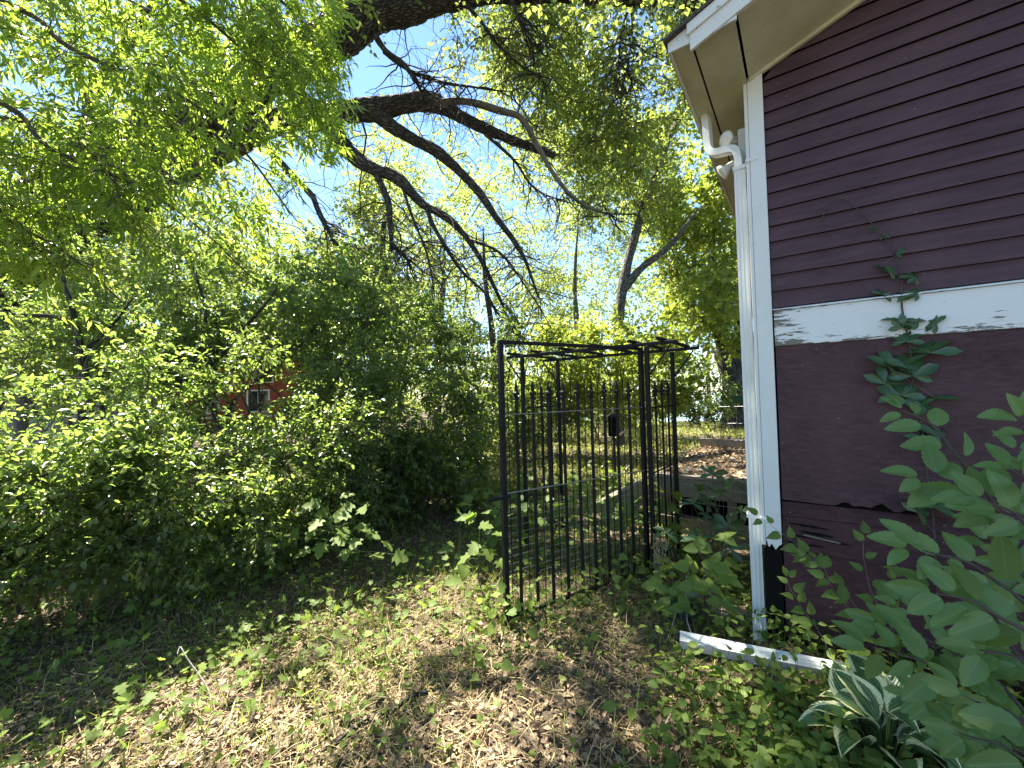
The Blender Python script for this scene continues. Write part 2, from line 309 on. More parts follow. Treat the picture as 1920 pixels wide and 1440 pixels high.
# ------------------------------------------------------------------ leaves and twigs (vectorised)
def tmpl(kind):
    if kind == 'far':
        T = [(0,0,0),(.45,-.5,.05),(1,0,-.08),(.45,.5,.05)]; Fc = [(0,1,2),(0,2,3)]
    elif kind == 'ovate':
        T = [(0,0,0),(.28,-.42,.07),(.62,-.44,.05),(1,0,-.14),(.62,.44,.05),(.28,.42,.07),(.45,0,-.03)]
        Fc = [(0,1,6),(1,2,6),(2,3,6),(3,4,6),(4,5,6),(5,0,6)]
    elif kind == 'lance':
        T = [(0,0,0),(.38,-.5,.04),(1,0,-.16),(.38,.5,.04),(.42,0,-.02)]; Fc = [(0,1,4),(1,2,4),(2,3,4),(3,0,4)]
    elif kind == 'heart':
        T = [(.06,0,0),(-.08,-.30,.03),(.25,-.55,.08),(.65,-.36,.05),(1,0,-.12),(.65,.36,.05),(.25,.55,.08),(-.08,.30,.03),(.45,0,-.03)]
        Fc = [(0,1,8),(1,2,8),(2,3,8),(3,4,8),(4,5,8),(5,6,8),(6,7,8),(7,0,8)]
    elif kind == 'maple':
        o = [(0,0),(-.06,-.22),(.10,-.50),(.22,-.30),(.50,-.58),(.55,-.24),(.75,-.26),(1,0),(.75,.26),(.55,.24),(.50,.58),(.22,.30),(.10,.50),(-.06,.22)]
        T = [(t, s, .10*abs(s)-.10*t*t) for t, s in o] + [(.32,0,-.02)]; k = len(o); Fc = [(i, (i+1) % k, k) for i in range(k)]
    elif kind == 'blade':
        T = [(0,-.5,0),(0,.5,0),(.55,-.4,-.05),(.55,.4,-.05),(1,0,-.28)]; Fc = [(0,2,1),(1,2,3),(2,4,3)]
    elif kind == 'broad':      # finely toothed broad leaf, for single large leaves
        prof = [(0,.0)]+[(t, .5*math.sin(math.pi*t**.78)**.72*(1-.12*t)) for t in (.03,.07,.12,.18,.25,.32,.39,.46,.53,.6,.67,.74,.8,.86,.91,.96)]+[(1,0)]
        T = []; Fc = []
        for i, (t, w) in enumerate(prof):
            for j in (-1, -.5, 0, .5, 1):
                ww = w*(1+.05*((i % 2)*2-1)) if abs(j) == 1 and 0 < i < len(prof)-1 else w
                T.append((t, j*ww, .10*abs(j)*w*2 - .16*t*t + .012*math.sin(9*t+3*j)))
        for i in range(len(prof)-1):
            for j in range(4):
                a = i*5+j; Fc += [(a, a+5, a+6), (a, a+6, a+1)]
    elif kind == 'creeper':    # leaflet, widest past the middle, toothed
        prof = [(0,.03),(.15,.18),(.32,.34),(.5,.46),(.64,.5),(.76,.42),(.86,.27),(.94,.12),(1,0)]
        T = []; Fc = []
        for i, (t, w) in enumerate(prof):
            for j in (-1, 0, 1):
                ww = w*(1+.09*((i % 2)*2-1)) if abs(j) == 1 and 1 < i < 8 else w
                T.append((t, j*ww, .09*abs(j)*w*2 - .13*t*t))
        for i in range(len(prof)-1):
            for j in range(2):
                a = i*3+j; Fc += [(a, a+3, a+4), (a, a+4, a+1)]
    elif kind == 'point':      # pointed ovate leaf with a drawn-out tip
        T = []; Fc = []; ts = (0,.05,.12,.2,.3,.42,.54,.66,.77,.87,.94,1)
        for i, t in enumerate(ts):
            w = 0 if i in (0, 11) else .5*math.sin(math.pi*t**.62)**(.8 if t < .4 else 1.15)
            for j in (-1, 0, 1):
                ww = w*(1+.05*((i % 2)*2-1)) if j else w
                T.append((t, j*ww, .13*abs(j)*w*2 - .22*t*t))
        for i in range(len(ts)-1):
            for j in range(2):
                a = i*3+j; Fc += [(a, a+3, a+4), (a, a+4, a+1)]
    elif kind == 'hosta':
        prof = [(0,.02),(.06,.22),(.16,.40),(.3,.5),(.45,.49),(.6,.42),(.74,.31),(.87,.16),(1,0)]
        T = []; Fc = []
        for i, (t, w) in enumerate(prof):
            for j in (-1, -.72, -.36, 0, .36, .72, 1):
                T.append((t, j*w, .16*abs(j)*w*2 - .42*t*t*t + .25*t + .02*math.sin(11*t+4*j)*abs(j)))
        for i in range(len(prof)-1):
            for j in range(6):
                a = i*7+j; Fc += [(a, a+7, a+8), (a, a+8, a+1)]
    return np.array(T, float), np.array(Fc, int)
TM = {k: tmpl(k) for k in ('point','far','ovate','lance','heart','maple','blade','broad','creeper','hosta')}
def leaves(B, A, N, L, W, kind, r=None):
    """B base points, A axis, N rough normal (n,3); L, W (n,) -> V, F, uv, tint"""
    r = r or rng
    T, Fc = TM[kind]; n = len(B); k = len(T)
    A = nrm(A); S = nrm(np.cross(A, N)); N = np.cross(S, A)
    L = np.broadcast_to(L, (n,)); W = np.broadcast_to(W, (n,))
    V = B[:, None, :] + A[:, None, :]*(T[None, :, 0, None]*L[:, None, None]) + S[:, None, :]*(T[None, :, 1, None]*W[:, None, None]) + N[:, None, :]*(T[None, :, 2, None]*L[:, None, None])
    Fa = (Fc[None] + (np.arange(n)*k)[:, None, None]).reshape(-1, 3)
    uv = np.tile(T[:, :2], (n, 1)); tint = np.repeat(r.random(n), k)
    return V.reshape(-1, 3), Fa, uv, tint
def join(parts):
    V = []; Fa = []; U = []; T = []; o = 0
    for v, f, u, t in parts:
        V.append(v); Fa.append(f+o); U.append(u); T.append(t); o += len(v)
    return np.concatenate(V), np.concatenate(Fa), np.concatenate(U), np.concatenate(T)
def leafobj(name, data, mat, parent=None, kind='stuff'):
    V, Fa, U, T = data
    o = link(name, npmesh(name, V, Fa, mat, U, T), parent)
    if kind: o['kind'] = kind
    return o
def tubes(Pl, r0, r1, sides=3):
    """Pl (n,k,3) polylines, radii (n,) base and tip -> V, quads"""
    n, k, _ = Pl.shape
    T = nrm(np.gradient(Pl, axis=1)); ref = np.where(np.abs(T[:, :1, 2:3]) < .9, np.array([0, 0, 1.0]), np.array([1.0, 0, 0]))
    A = nrm(np.cross(T, np.broadcast_to(ref, T.shape))); Bn = np.cross(T, A)
    rad = np.linspace(0, 1, k)[None]*(np.asarray(r1)-np.asarray(r0))[:, None] + np.asarray(r0)[:, None]
    th = np.arange(sides)*2*np.pi/sides
    V = Pl[:, :, None, :] + rad[:, :, None, None]*(A[:, :, None, :]*np.cos(th)[None, None, :, None] + Bn[:, :, None, :]*np.sin(th)[None, None, :, None])
    idx = np.arange(n*k*sides).reshape(n, k, sides)
    a = idx[:, :-1]; b = idx[:, 1:]; ar = np.roll(a, -1, 2); br = np.roll(b, -1, 2)
    return V.reshape(-1, 3), np.stack([a, ar, br, b], -1).reshape(-1, 4)
def tubeobj(name, sets, mat, parent=None):
    V = []; Fa = []; o = 0
    for v, f in sets: V.append(v); Fa.append(f+o); o += len(v)
    return link(name, npmesh(name, np.concatenate(V), np.concatenate(Fa), mat, smooth=True), parent)
def spline(pts, n):
    pts = np.asarray(pts, float); k = len(pts); t = np.linspace(0, k-1, n); i = np.clip(t.astype(int), 0, k-2); u = (t-i)[:, None]
    g = lambda j: pts[np.clip(j, 0, k-1)]
    p0, p1, p2, p3 = g(i-1), g(i), g(i+1), g(i+2)
    return .5*((2*p1) + (-p0+p2)*u + (2*p0-5*p1+4*p2-p3)*u*u + (-p0+3*p1-3*p2+p3)*u**3)
def limb(name, pts, radii, mat, parent, sides=14, n=60, rough=.10, seed=1, wig=0.0):
    """one branch with furrowed, uneven bark as real relief"""
    C = spline(pts, n); R = np.interp(np.linspace(0, len(radii)-1, n), np.arange(len(radii)), radii); r = np.random.default_rng(seed)
    if wig: C = C + wig*np.stack([np.sin(np.linspace(0, r.uniform(8, 16), n)+r.uniform(0, 6)) for _ in range(3)], -1)
    V, Fq, BK = [], [], []
    t = nrm(np.gradient(C, axis=0)); a = nrm(np.cross(t[0], (0.2, .3, 1.0)))
    ph = r.uniform(0, 6, 12); arc = np.concatenate([[0], np.cumsum(np.linalg.norm(np.diff(C, axis=0), axis=1))])
    for i in range(n):
        a = nrm(a - t[i]*(a@t[i])); b = np.cross(t[i], a); th = np.arange(sides)*2*np.pi/sides
        furrow = np.abs(np.sin(th*sides/4.0 + .9*np.sin(arc[i]*9+ph[0]) + ph[1])) + .5*np.sin(th*3+arc[i]*7+ph[2])*np.sin(arc[i]*23+ph[3]+th*2)
        rr = R[i]*(1 + rough*(furrow-.5) + .07*np.sin(arc[i]*5+ph[4]) + .05*np.sin(th+arc[i]*3+ph[5]))
        V.append(C[i] + rr[:, None]*(np.cos(th)[:, None]*a + np.sin(th)[:, None]*b)); BK.append(np.stack([np.cos(th)*R[i], np.sin(th)*R[i], np.full(sides, arc[i]*.22)], -1))
    V = np.concatenate(V)
    for i in range(n-1):
        for j in range(sides): Fq.append((i*sides+j, i*sides+(j+1) % sides, (i+1)*sides+(j+1) % sides, (i+1)*sides+j))
    me = npmesh(name, V, np.array(Fq), mat, smooth=True); at = me.attributes.new('bark', 'FLOAT_VECTOR', 'POINT'); at.data.foreach_set('vector', np.concatenate(BK).astype(np.float32).ravel())
    return link(name, me, parent), C, R

# sun flecks: where light must fall through the crowns (point, radius)
FLECKS = []
def fleck(p, r): FLECKS.append((np.asarray(p, float), r))
def sunlit(Cn, pad=0.0):
    """True where a clump at Cn would throw its shadow on a fleck"""
    hit = np.zeros(len(Cn), bool)
    for p, r in FLECKS:
        v = Cn-p; t = v@SUN; dd = np.linalg.norm(v - t[:, None]*SUN, axis=1); hit |= (dd < r+pad) & (t > .35)
    return hit
def ell(px, py, d, rx, ry, rz, n, r, shell=.35):
    """n points inside an ellipsoid given at its true distance: centre at (px,py,d), half sizes from the photograph, depth rz in metres"""
    q = nrm(r.normal(size=(n, 3)))*(shell + (1-shell)*r.random((n, 1)))**(1/2.2)
    c = P(px, py, d); s = d/FPX
    return c + q[:, :1]*rx*s*np.array([1, 0, 0]) + q[:, 1:2]*rz*np.array([0, 1, 0]) + q[:, 2:]*ry*s*np.array([0, 0, 1])
def boughs(skel, cen, r, r_tip=.004, grow=.0022, maxr=.06):
    """joins every clump centre to the nearest wood already there; returns polylines"""
    nodes = list(np.asarray(skel)); N = np.asarray(nodes); par = []
    d = np.array([np.min(np.linalg.norm(N-c, axis=1)) for c in cen]); order = np.argsort(d)
    allp = np.concatenate([N, cen[order]]); m0 = len(N); pl = []; rad = []
    for i in range(len(order)):
        c = allp[m0+i]; k = m0+i
        dist = np.linalg.norm(allp[:k]-c, axis=1); j = int(np.argmin(dist)); s = allp[j]
        L = dist[j]; mid1 = s*.67+c*.33 + r.normal(size=3)*L*.09; mid2 = s*.33+c*.67 + r.normal(size=3)*L*.09
        mid1[2] += .06*L; pl.append([s, mid1, mid2, c]); rad.append(L)
    return np.array(pl), np.array(rad), order
def twigs_of(cen, rad, per, r, droop=.2, out=None, k=4):
    n = len(cen)*per; c = np.repeat(cen, per, 0); R = np.repeat(rad, per)
    D = nrm(r.normal(size=(n, 3))*np.array([1, 1, .7]) + np.array([0, 0, .15]))
    if out is not None: D = nrm(D + out)
    s = c + D*R[:, None]*.1*r.random((n, 1)); L = R*(.55+.75*r.random(n)); pts = [s]
    for i in range(1, k):
        D = nrm(D + r.normal(size=(n, 3))*.22 + np.array([0, 0, -droop/k*2])); s = s + D*(L/(k-1))[:, None]; pts.append(s)
    return np.stack(pts, 1)
def twig_leaves(Pl, per, L, W, kind, r, spread=.9, upn=.9, droop=.25, lv=.3, t0=.2):
    n, k, _ = Pl.shape; m_ = n*per
    t = (t0 + (1-t0)*(np.tile(np.arange(per), n)+r.random(m_)*.6)/per)*(k-1); t = np.clip(t, 0, k-1.001); i = t.astype(int); u = (t-i)[:, None]
    row = np.repeat(np.arange(n), per); a = Pl[row, i]; b = Pl[row, i+1]; T = nrm(b-a); p = a+(b-a)*u
    side = nrm(np.cross(T, r.normal(size=(m_, 3))))
    A = nrm(T*(.45+.4*r.random((m_, 1))) + side*spread + np.array([0, 0, -droop]))
    N = nrm(np.array([0, 0, upn]) + r.normal(size=(m_, 3))*.45)
    Ls = L*(1-lv+2*lv*r.random(m_))
    return leaves(p, A, N, Ls, Ls*W/L, kind, r)
def plantmass(root, cen, rad, skel, r, per, lper, L, W, kind, lmat, tmat, droop=.2, twr=.0022, twmat=None, sides=3, boughr=.012, upn=.9, showtwigs=True, bigr=None, crown='crown', spread=.9, minr=.004):
    pl, bl, order = boughs(skel, cen, r)
    tw = twigs_of(cen, rad, per, r, droop)
    sets = [tubes(np.stack([spline(x, 6) for x in pl]), np.clip(boughr*(.6+bl*.35), minr, boughr*3), np.full(len(pl), max(minr*.6, boughr*.35)), 5)]
    if showtwigs: sets.append(tubes(tw, np.full(len(tw), twr), np.full(len(tw), twr*.5), sides))
    tubeobj('branches', sets, tmat, root)['kind'] = 'stuff'
    data = twig_leaves(tw, lper, L, W, kind, r, droop=droop, upn=upn, spread=spread)
    leafobj(crown, data, lmat, root)

# ------------------------------------------------------------------ the ground, the lake
def axis(lo, hi, near0, near1, fine, n_far):
    a = np.arange(near0, near1, fine); l_ = near0 - np.geomspace(fine*2, near0-lo, n_far)[::-1]; h_ = near1 + np.geomspace(fine*2, hi-near1, n_far)
    return np.concatenate([l_, a, h_])
gx = axis(-900, 900, -6, 5, .07, 40); gy = axis(-900, 900, 0.2, 9, .07, 40)
X, Y = np.meshgrid(gx, gy, indexing='ij')
fall = np.clip((Y-19)/10, 0, 1)*np.clip((X+2)/6, 0, 1)
Z = gz(X, Y)*np.clip(1.5-np.hypot(X, Y)/60, 0, 1) + .012*np.sin(17*X+3*np.sin(6*Y))*np.cos(14*Y)*(np.hypot(X, Y) < 12) - .6*fall*np.clip(1-np.hypot(X, Y)/700, 0, 1)
nx, ny = X.shape; idx = np.arange(nx*ny).reshape(nx, ny)
Fq = np.stack([idx[:-1, :-1], idx[1:, :-1], idx[1:, 1:], idx[:-1, 1:]], -1).reshape(-1, 4)
g = link('ground', npmesh('ground', np.stack([X, Y, Z], -1).reshape(-1, 3), Fq, M['soil'], smooth=True)); g['kind'] = 'structure'
lake = MB().add([(3,24,-.22),(90,24,-.22),(160,260,-.22),(3,260,-.22)], [(0,1,2,3)]).build('lake', M['water']); lake['kind'] = 'structure'

# ------------------------------------------------------------------ the purple house
house = empty('wooden_house', K, 'maroon clapboard house corner with white trim and a boxed eave', 'house', HROT)
XL, XR = .085, 6.2                 # siding starts at the corner board
Z0 = 3.598; SL = .364; APX = 3.15
def rz_(x): return Z0 + SL*(x if x < APX else 2*APX-x)
b_ = MB(); b_.prism([(.02,-.3),(6.28,-.3),(6.28,Z0-.02),(APX,rz_(APX)-.03),(.02,Z0-.02)], .028, 9.0); b_.build('wall', M['dark'], house)
r = random.Random(3)
z = 2.099; row = 0
while z < rz_(APX)-.05:
    e = .1035; jz = r.uniform(-.002, .002); zt = z+e+.012
    x0 = XL; x1 = XR
    if z > Z0-.03: x0 = max(XL, (z-Z0)/SL-.0); x1 = 2*APX-x0
    xa = x0 if zt < Z0 else max(x0, (zt-Z0)/SL); 
    mb = MB(); k = 14; V = []; Fc = []
    for i in range(k):
        u = i/(k-1); xb = x0+(x1-x0)*u; xt = xa+(2*APX-xa-xa if zt > Z0 else x1-xa)*u; w = .0016*math.sin(i*1.7+row*2.1)+r.uniform(-.0007,.0007)
        V += [(xb, -.015+w*.6, z+jz+w), (xb, .010, z+jz+w), (xt, .006+w*.3, zt), (xt, .020, zt)]
    for i in range(k-1):
        a = i*4; c = a+4; Fc += [(a, c, c+2, a+2), (a+1, a, c, c+1)[::1], (a+2, c+2, c+3, a+3)]
    Fc += [(0,2,3,1), ((k-1)*4, (k-1)*4+1, (k-1)*4+3, (k-1)*4+2)]
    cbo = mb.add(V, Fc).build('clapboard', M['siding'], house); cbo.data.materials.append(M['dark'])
    for q in range(1, (k-1)*3, 3): cbo.data.polygons[q].material_index = 1  # undersides coloured near-black as the shadow line below each board
    z += e; row += 1
# belly band with a sloping drip cap
mb = MB(); k = 30
for i in range(k):
    xa = XL+.006+(XR-XL)*i/k; xb = XL+.006+(XR-XL)*(i+1)/k
    mb.hexa([(xa,-.020,1.858),(xb,-.020,1.858),(xb,.02,1.858),(xa,.02,1.858),(xa,-.020,2.078),(xb,-.020,2.078),(xb,.02,2.078),(xa,.02,2.078)])
mb = MB().box((XL+.006,-.020,1.858),(XR,.02,2.078)); mb.build('belly_band', M['band'], house, bevel=.003)
MB().hexa([(XL+.002,-.034,2.079),(XR,-.034,2.079),(XR,.02,2.079),(XL+.002,.02,2.079),(XL+.002,-.030,2.087),(XR,-.030,2.087),(XR,.01,2.098),(XL+.002,.01,2.098)]).build('drip_cap', M['band'], house)
# plywood panel with a torn lower edge
mb = MB(); N_ = 120; V = []; Fc = []
for i in range(N_+1):
    x = XL+.008+(3.0-XL)*i/N_; zb = .912 - .012*(x-.1)
    tear = 0
    for cx, w_, h_ in ((.40,.05,.035),(.47,.03,.03),(.55,.06,.045),(.66,.04,.025),(.9,.05,.02),(1.3,.08,.03)):
        tear = max(tear, h_*max(0, 1-abs(x-cx)/w_))
    lift = .018*math.exp(-((x-.5)/.18)**2)
    zb += tear + r.uniform(-.0015,.0015)
    V += [(x,-.014-lift,zb),(x,-.014-lift*.15,zb+.08),(x,-.010,1.857),(x,.004-lift,zb),(x,.004,1.857)]
for i in range(N_):
    a = i*5; c = a+5; Fc += [(a,c,c+1,a+1),(a+1,c+1,c+2,a+2),(a+3,c+3,c,a)]
Fc += [(0,1,2,4,3)]
mb.add(V, Fc).build('plywood_panel', M['ply'], house)
MB().box((3.01,-.010,.9),(XR,.004,1.857)).build('plywood_panel', M['ply'], house)
def skirt(z0, z1, y0, y1, gap=None):
    mb = MB(); N_ = 60; V = []; Fc = []
    for i in range(N_+1):
        x = XL+.004+(XR-XL)*(i/N_)**1.8; w = r.uniform(-.002,.002); rot = 0
        if gap and x < gap: rot = .02*(1-x/gap)*r.random()
        V += [(x,y0+w,z0+w+rot),(x,y1,z1),(x,y0+.022,z0+w+rot),(x,y1+.018,z1)]
    for i in range(N_):
        a = i*4; c = a+4; Fc += [(a,c,c+1,a+1),(a+2,c+2,c,a),(a+1,c+1,c+3,a+3)]
    Fc.append((0,1,3,2)); mb.add(V, Fc).build('skirt_board', M['skirt'], house)
skirt(.815,.897,-.008,.010); skirt(.612,.812,-.018,-.002,.5); skirt(.30,.609,-.022,-.006); skirt(-.08,.297,-.026,-.010)
# rotted cracks and a split sliver of bare wood on the skirt
for i, (x, zz, w_, h_, sl_) in enumerate(((.12,.775,.20,.012,-.05),(.17,.735,.17,.016,-.06),(.14,.705,.11,.010,-.02),(.27,.70,.15,.009,-.05),(.20,.66,.10,.008,.0),(.11,.66,.05,.012,.0))):
    q = [(x+w_*u, zz+sl_*w_*u+sg*h_*.5*math.sin(math.pi*min(max(u,.0),1))**.6*(1+.35*math.sin(23*u+i))) for sg, us in ((1, np.linspace(0,1,9)), (-1, np.linspace(1,0,9))) for u in us]
    MB().prism(q, -.0235, -.0195).build('rot_crack', M['dark'], house)
MB().prism([(.19,.712),(.36,.694),(.37,.699),(.20,.722)], -.027, -.0236).build('wood_sliver', M['deckdark'], house)
# corner boards; the lower end is broken off
V = [(-.0005,-.030,.66),(.015,-.030,.61),(.03,-.030,.635),(.05,-.030,.60),(.065,-.030,.625),(.083,-.030,.64),(.083,-.030,3.60),(-.0005,-.030,3.60)]
mb = MB(); k = len(V); mb.add([(x,-.030,z) for x,_,z in V]+[(x,-.004,z) for x,_,z in V], [tuple(range(k)), tuple(range(2*k-1,k-1,-1))]+[(i,k+i,k+(i+1)%k,(i+1)%k) for i in range(k)])
mb.build('corner_board', M['white'], house, bevel=.002)
MB().box((-.022,-.027,.62),(-.002,.10,3.58)).build('corner_board', M['white'], house, bevel=.002)
MB().box((-.016,-.016,-.1),(.08,.03,.60)).build('corner_gap_fill', M['dark'], house)  # near-black block in place of the dark gap below the broken board
zz = .66
while zz < 3.5:      # side wall clapboards
    MB().hexa([(.02,.10,zz),(.006,.10,zz),(.006,9,zz),(.02,9,zz),(.03,.10,zz+.11),(.018,.10,zz+.11),(.018,9,zz+.11),(.03,9,zz+.11)]).build('clapboard', M['siding'], house); zz += .1035
MB().box((.004,.10,-.1),(.027,9,.655)).build('side_skirt', M['skirt'], house)
# eave: soffit boards, crown fascia, boxed gutter
FY = -.60; EZ = 3.565
MB().box((-.215,FY+.02,EZ),(-.002,9,EZ+.015)).build('soffit_board', M['soffit'], house)
MB().box((-.325,FY+.02,EZ-.004),(-.226,9,EZ+.012)).build('soffit_board', M['soffit'], house)
MB().box((-.228,FY+.03,EZ+.016),(-.205,9,EZ+.03)).build('eave_gap', M['dark'], house)
MB().box((-.345,FY+.02,EZ-.012),(-.327,9,EZ+.085)).build('gutter', M['alum'], house)
MB().box((-.345,FY+.006,EZ-.012),(-.226,FY+.019,EZ+.085)).build('gutter_end', M['oldwhite'], house)
# sloping rake soffit from the wall line forward, rake fascia and the triangular return
def sl(x0, x1, y0, y1, zo0, zo1):
    return [(x0,y0,Z0+SL*x0+zo0),(x1,y0,Z0+SL*x1+zo0),(x1,y1,Z0+SL*x1+zo0),(x0,y1,Z0+SL*x0+zo0),(x0,y0,Z0+SL*x0+zo1),(x1,y0,Z0+SL*x1+zo1),(x1,y1,Z0+SL*x1+zo1),(x0,y1,Z0+SL*x0+zo1)]
MB().hexa(sl(.012, APX, FY+.018, .02, -.018, .0)).build('rake_soffit', M['soffit'], house)
MB().hexa(sl(.012, APX, -.040, -.0168, -.040, -.0185)).build('rake_mould', M['soffit'], house)
MB().hexa(sl(-.225, APX, FY-.004, FY+.016, -.015, .115)).build('rake_fascia', M['oldwhite'], house, bevel=.002)
MB().hexa(sl(-.235, APX, FY-.018, FY-.005, .075, .135)).build('rake_trim', M['oldwhite'], house)
MB().prism([(-.215,EZ-.006),(.008,EZ-.006),(.008,Z0-.017),(-.10,Z0+SL*-.10-.017),(-.215,EZ+.005)], FY+.001, FY+.015).build('eave_return', M['oldwhite'], house)
MB().hexa(sl(-.362, APX, FY-.03, 9.2, .137, .155)).build('roof', M['shingle'], house)
def slr(x0, x1, y0, y1, a, c):
    q = sl(x0, x1, y0, y1, a, c); return [(2*APX-p[0], p[1], p[2]) for p in q]
MB().hexa([slr(-.40, APX-.001, FY-.06, 9.2, .137, .155)[i] for i in (1,0,3,2,5,4,7,6)]).build('roof', M['shingle'], house)
MB().hexa([slr(.012, APX-.001, FY+.018, .02, -.018, 0)[i] for i in (1,0,3,2,5,4,7,6)]).build('rake_soffit', M['soffit'], house)
MB().hexa([slr(-.225, APX-.001, FY-.004, FY+.016, -.015, .115)[i] for i in (1,0,3,2,5,4,7,6)]).build('rake_fascia', M['oldwhite'], house)

# downspout: fluted rectangular pipe with elbows
def pipe(path, w, h, upv, flutes=3):
    """fluted rectangular section swept along path (upv keeps the wide side's direction)"""
    sec = []
    for sgn in (1, -1):
        for i in range(flutes*2+1):
            u = -w/2 + w*i/(flutes*2); sec.append((u*sgn, sgn*(h/2 - (.0045 if i % 2 else 0))))
    sec = sec[::-1]; n_ = len(sec); path = np.asarray(path, float); t = nrm(np.gradient(path, axis=0)); V = []; Fc = []
    for i in range(len(path)):
        a = nrm(upv - t[i]*(t[i]@upv)); c = np.cross(t[i], a)
        V += [path[i] + a*s[0] + c*s[1] for s in sec]
    for i in range(len(path)-1):
        for j in range(n_): Fc.append((i*n_+j, i*n_+(j+1) % n_, (i+1)*n_+(j+1) % n_, (i+1)*n_+j))
    Fc += [tuple(range(n_))[::-1], tuple(range((len(path)-1)*n_, len(path)*n_))]
    return MB().add(V, Fc)
oy = .055
pth = [(-.275,.15,3.56),(-.268,.14,3.47),(-.262,.13,3.34),(-.25,.122,3.285),(-.22,.11,3.25),(-.16,.095,3.235),(-.115,.08,3.222),(-.085,.068,3.20),(-.070,.058,3.15),(-.066,.052,3.07)]
dsp = pipe(spline(pth, 28), .060, .045, np.array([.25,1,0.])).build('downspout_elbow', M['alum'], house)
straight = pipe([(-.066,.0525,3.08),(-.066,.0525,2.2),(-.064,.052,1.1),(-.060,.046,.13)], .068, .050, np.array([1,0,0.])).build('downspout', M['alum'], house)
pipe(spline([(-.060,.046,.14),(-.056,.02,.07),(-.052,-.045,.02),(-.05,-.10,-.01)], 10), .076, .056, np.array([1,0,0.])).build('downspout_elbow', M['alum'], house)
for zz in (3.06, .775):
    s_ = MB(); s_.box((-.105,.022,zz-.012),(-.026,.0245,zz+.012)); s_.box((-.107,.022,zz-.012),(-.1045,.085,zz+.012)); s_.box((-.026,-.0325,zz-.010),(-.0235,.03,zz+.014)); s_.box((-.024,-.0335,zz-.008),(.045,-.0312,zz+.014))
    s_.build('strap', M['alum'], straight)
# fallen length of downspout on the ground
pl_ = [(G(1276,1222)+np.array([0,0,.075])), (G(1420,1252)+np.array([0,0,.07])), (G(1610,1288)+np.array([0,0,.06])), (G(1800,1332)+np.array([0,0,.05]))]
ext = pipe(pl_, .078, .056, np.array([E2[0],E2[1],.25])).build('downspout_extension', M['alum'])
tag(ext, 'white fluted downspout length lying on the ground by the house corner', 'downspout')

# security light: two flood bulbs on a bracket under the eave
sc_ = H(-.10, .17, 3.33)
lamp = empty('security_light', sc_, 'twin bulb security floodlight mounted under the boxed eave', 'lamp', HROT)
MB().box((.02,-.03,-.19),(.095,.07,.05)).build('junction_box', M['alum'], lamp, bevel=.006)
for (c0, c1) in (((.0,.0,.0),(-.045,-.07,-.015)), ((-.03,.0,-.165),(-.085,-.01,-.205))):
    c0 = np.array(c0); c1 = np.array(c1); d_ = nrm(c1-c0); L_ = np.linalg.norm(c1-c0)
    sk = MB().lathe([(.016,-.02),(.022,0),(.024,L_*.35),(.034,L_*.6),(.052,L_*.95),(.054,L_*1.05)], c0, 16, d_).build('bulb', M['alum'], lamp, smooth=True)
    MB().lathe([(.053,L_*1.051),(.050,L_*1.10),(.040,L_*1.17),(.02,L_*1.21),(.004,L_*1.22)], c0, 16, d_).build('lens', M['lens'], sk, smooth=True)

# ------------------------------------------------------------------ garden arbour and gate
def spear(mb_root, x, y, z0, z1, parent, w=.0125):
    o = MB().tube([(x,y,z0),(x,y,z1)], w, 8).build('spear_bar', M['iron'], parent, smooth=False)
    MB().lathe([(.012,0),(.024,.006),(.024,.014),(.013,.022),(.012,.03),(.026,.036),(.027,.05),(.014,.062),(.015,.075),(.011,.10),(.003,.135)], (x,y,z1-.002), 10).build('finial', M['iron'], o)
def gothic(xs, z0, z1, w=.0032):
    """interlaced pointed arches between neighbouring rods"""
    mb = MB()
    for a, c in zip(xs[:-1], xs[1:]):
        m_ = (a+c)/2
        for s, e in ((a, m_), (c, m_)):
            q = [(s+(e-s)*(1-math.cos(u*math.pi/2)), 0, z0+(z1-z0-.09)*math.sin(u*math.pi/2*.97)) for u in np.linspace(0, 1, 7)]
            mb.tube(q, w, 5)
        mb.tube([(m_,0,z1-.10),(m_,0,z1)], w, 5)
    return mb
gL = np.array([-.075, 2.875, 0]); gR = np.array([1.125, 3.595, 0]); gv = gR-gL; gw = float(np.linalg.norm(gv)); grot = math.atan2(gv[1], gv[0])
gate = empty('garden_gate', gL, 'open black iron garden gate with spear finials and thin mesh, facing the path', 'gate', grot)
GH = 1.985
MB().box((-.018,-.018,.0),(.018,.018,GH)).build('stile', M['iron'], gate, bevel=.003)
MB().box((gw-.018,-.018,.0),(gw+.018,.018,GH)).build('stile', M['iron'], gate, bevel=.003)
MB().box((.0185,-.014,GH-.026),(gw-.0185,.014,GH-.001)).build('top_rail', M['iron'], gate, bevel=.002)
MB().box((.0185,-.012,.06),(gw-.0185,.012,.082)).build('bottom_rail', M['iron'], gate)
ns = 9; sp_ = gw/(ns+1)
for i in range(ns): spear(None, sp_*(i+1)-.02, 0, .083, 1.565, gate)
rods = [.019]+[sp_*(i+1)-.02+sp_/2 for i in range(-0, ns-1)]; rods = [sp_*.5-.02+sp_*i for i in range(0, ns+1)]
for x in rods: MB().tube([(x,.0,.083),(x,.0,1.58)], .0035, 6).build('rod', M['iron'], gate)
gothic(rods, 1.58, GH-.027).build('arch_tracery', M['iron'], gate)
for zz, rr in ((1.463,.0042),(.92,.0042)): MB().tube([(.019,-.016,zz),(gw-.019,-.016,zz)], rr, 6).build('cross_rail', M['iron'] if False else M['wire'], gate)
MB().tube([(-.135,-.03,.898),(.03,-.03,.905)], .013, 8).build('latch', M['iron'], gate)
wm = MB(); zz = .11
while zz < .83: wm.tube([(.0185,.016,zz),(gw-.0185,.016,zz)], .0018, 4, cap=False); zz += .052
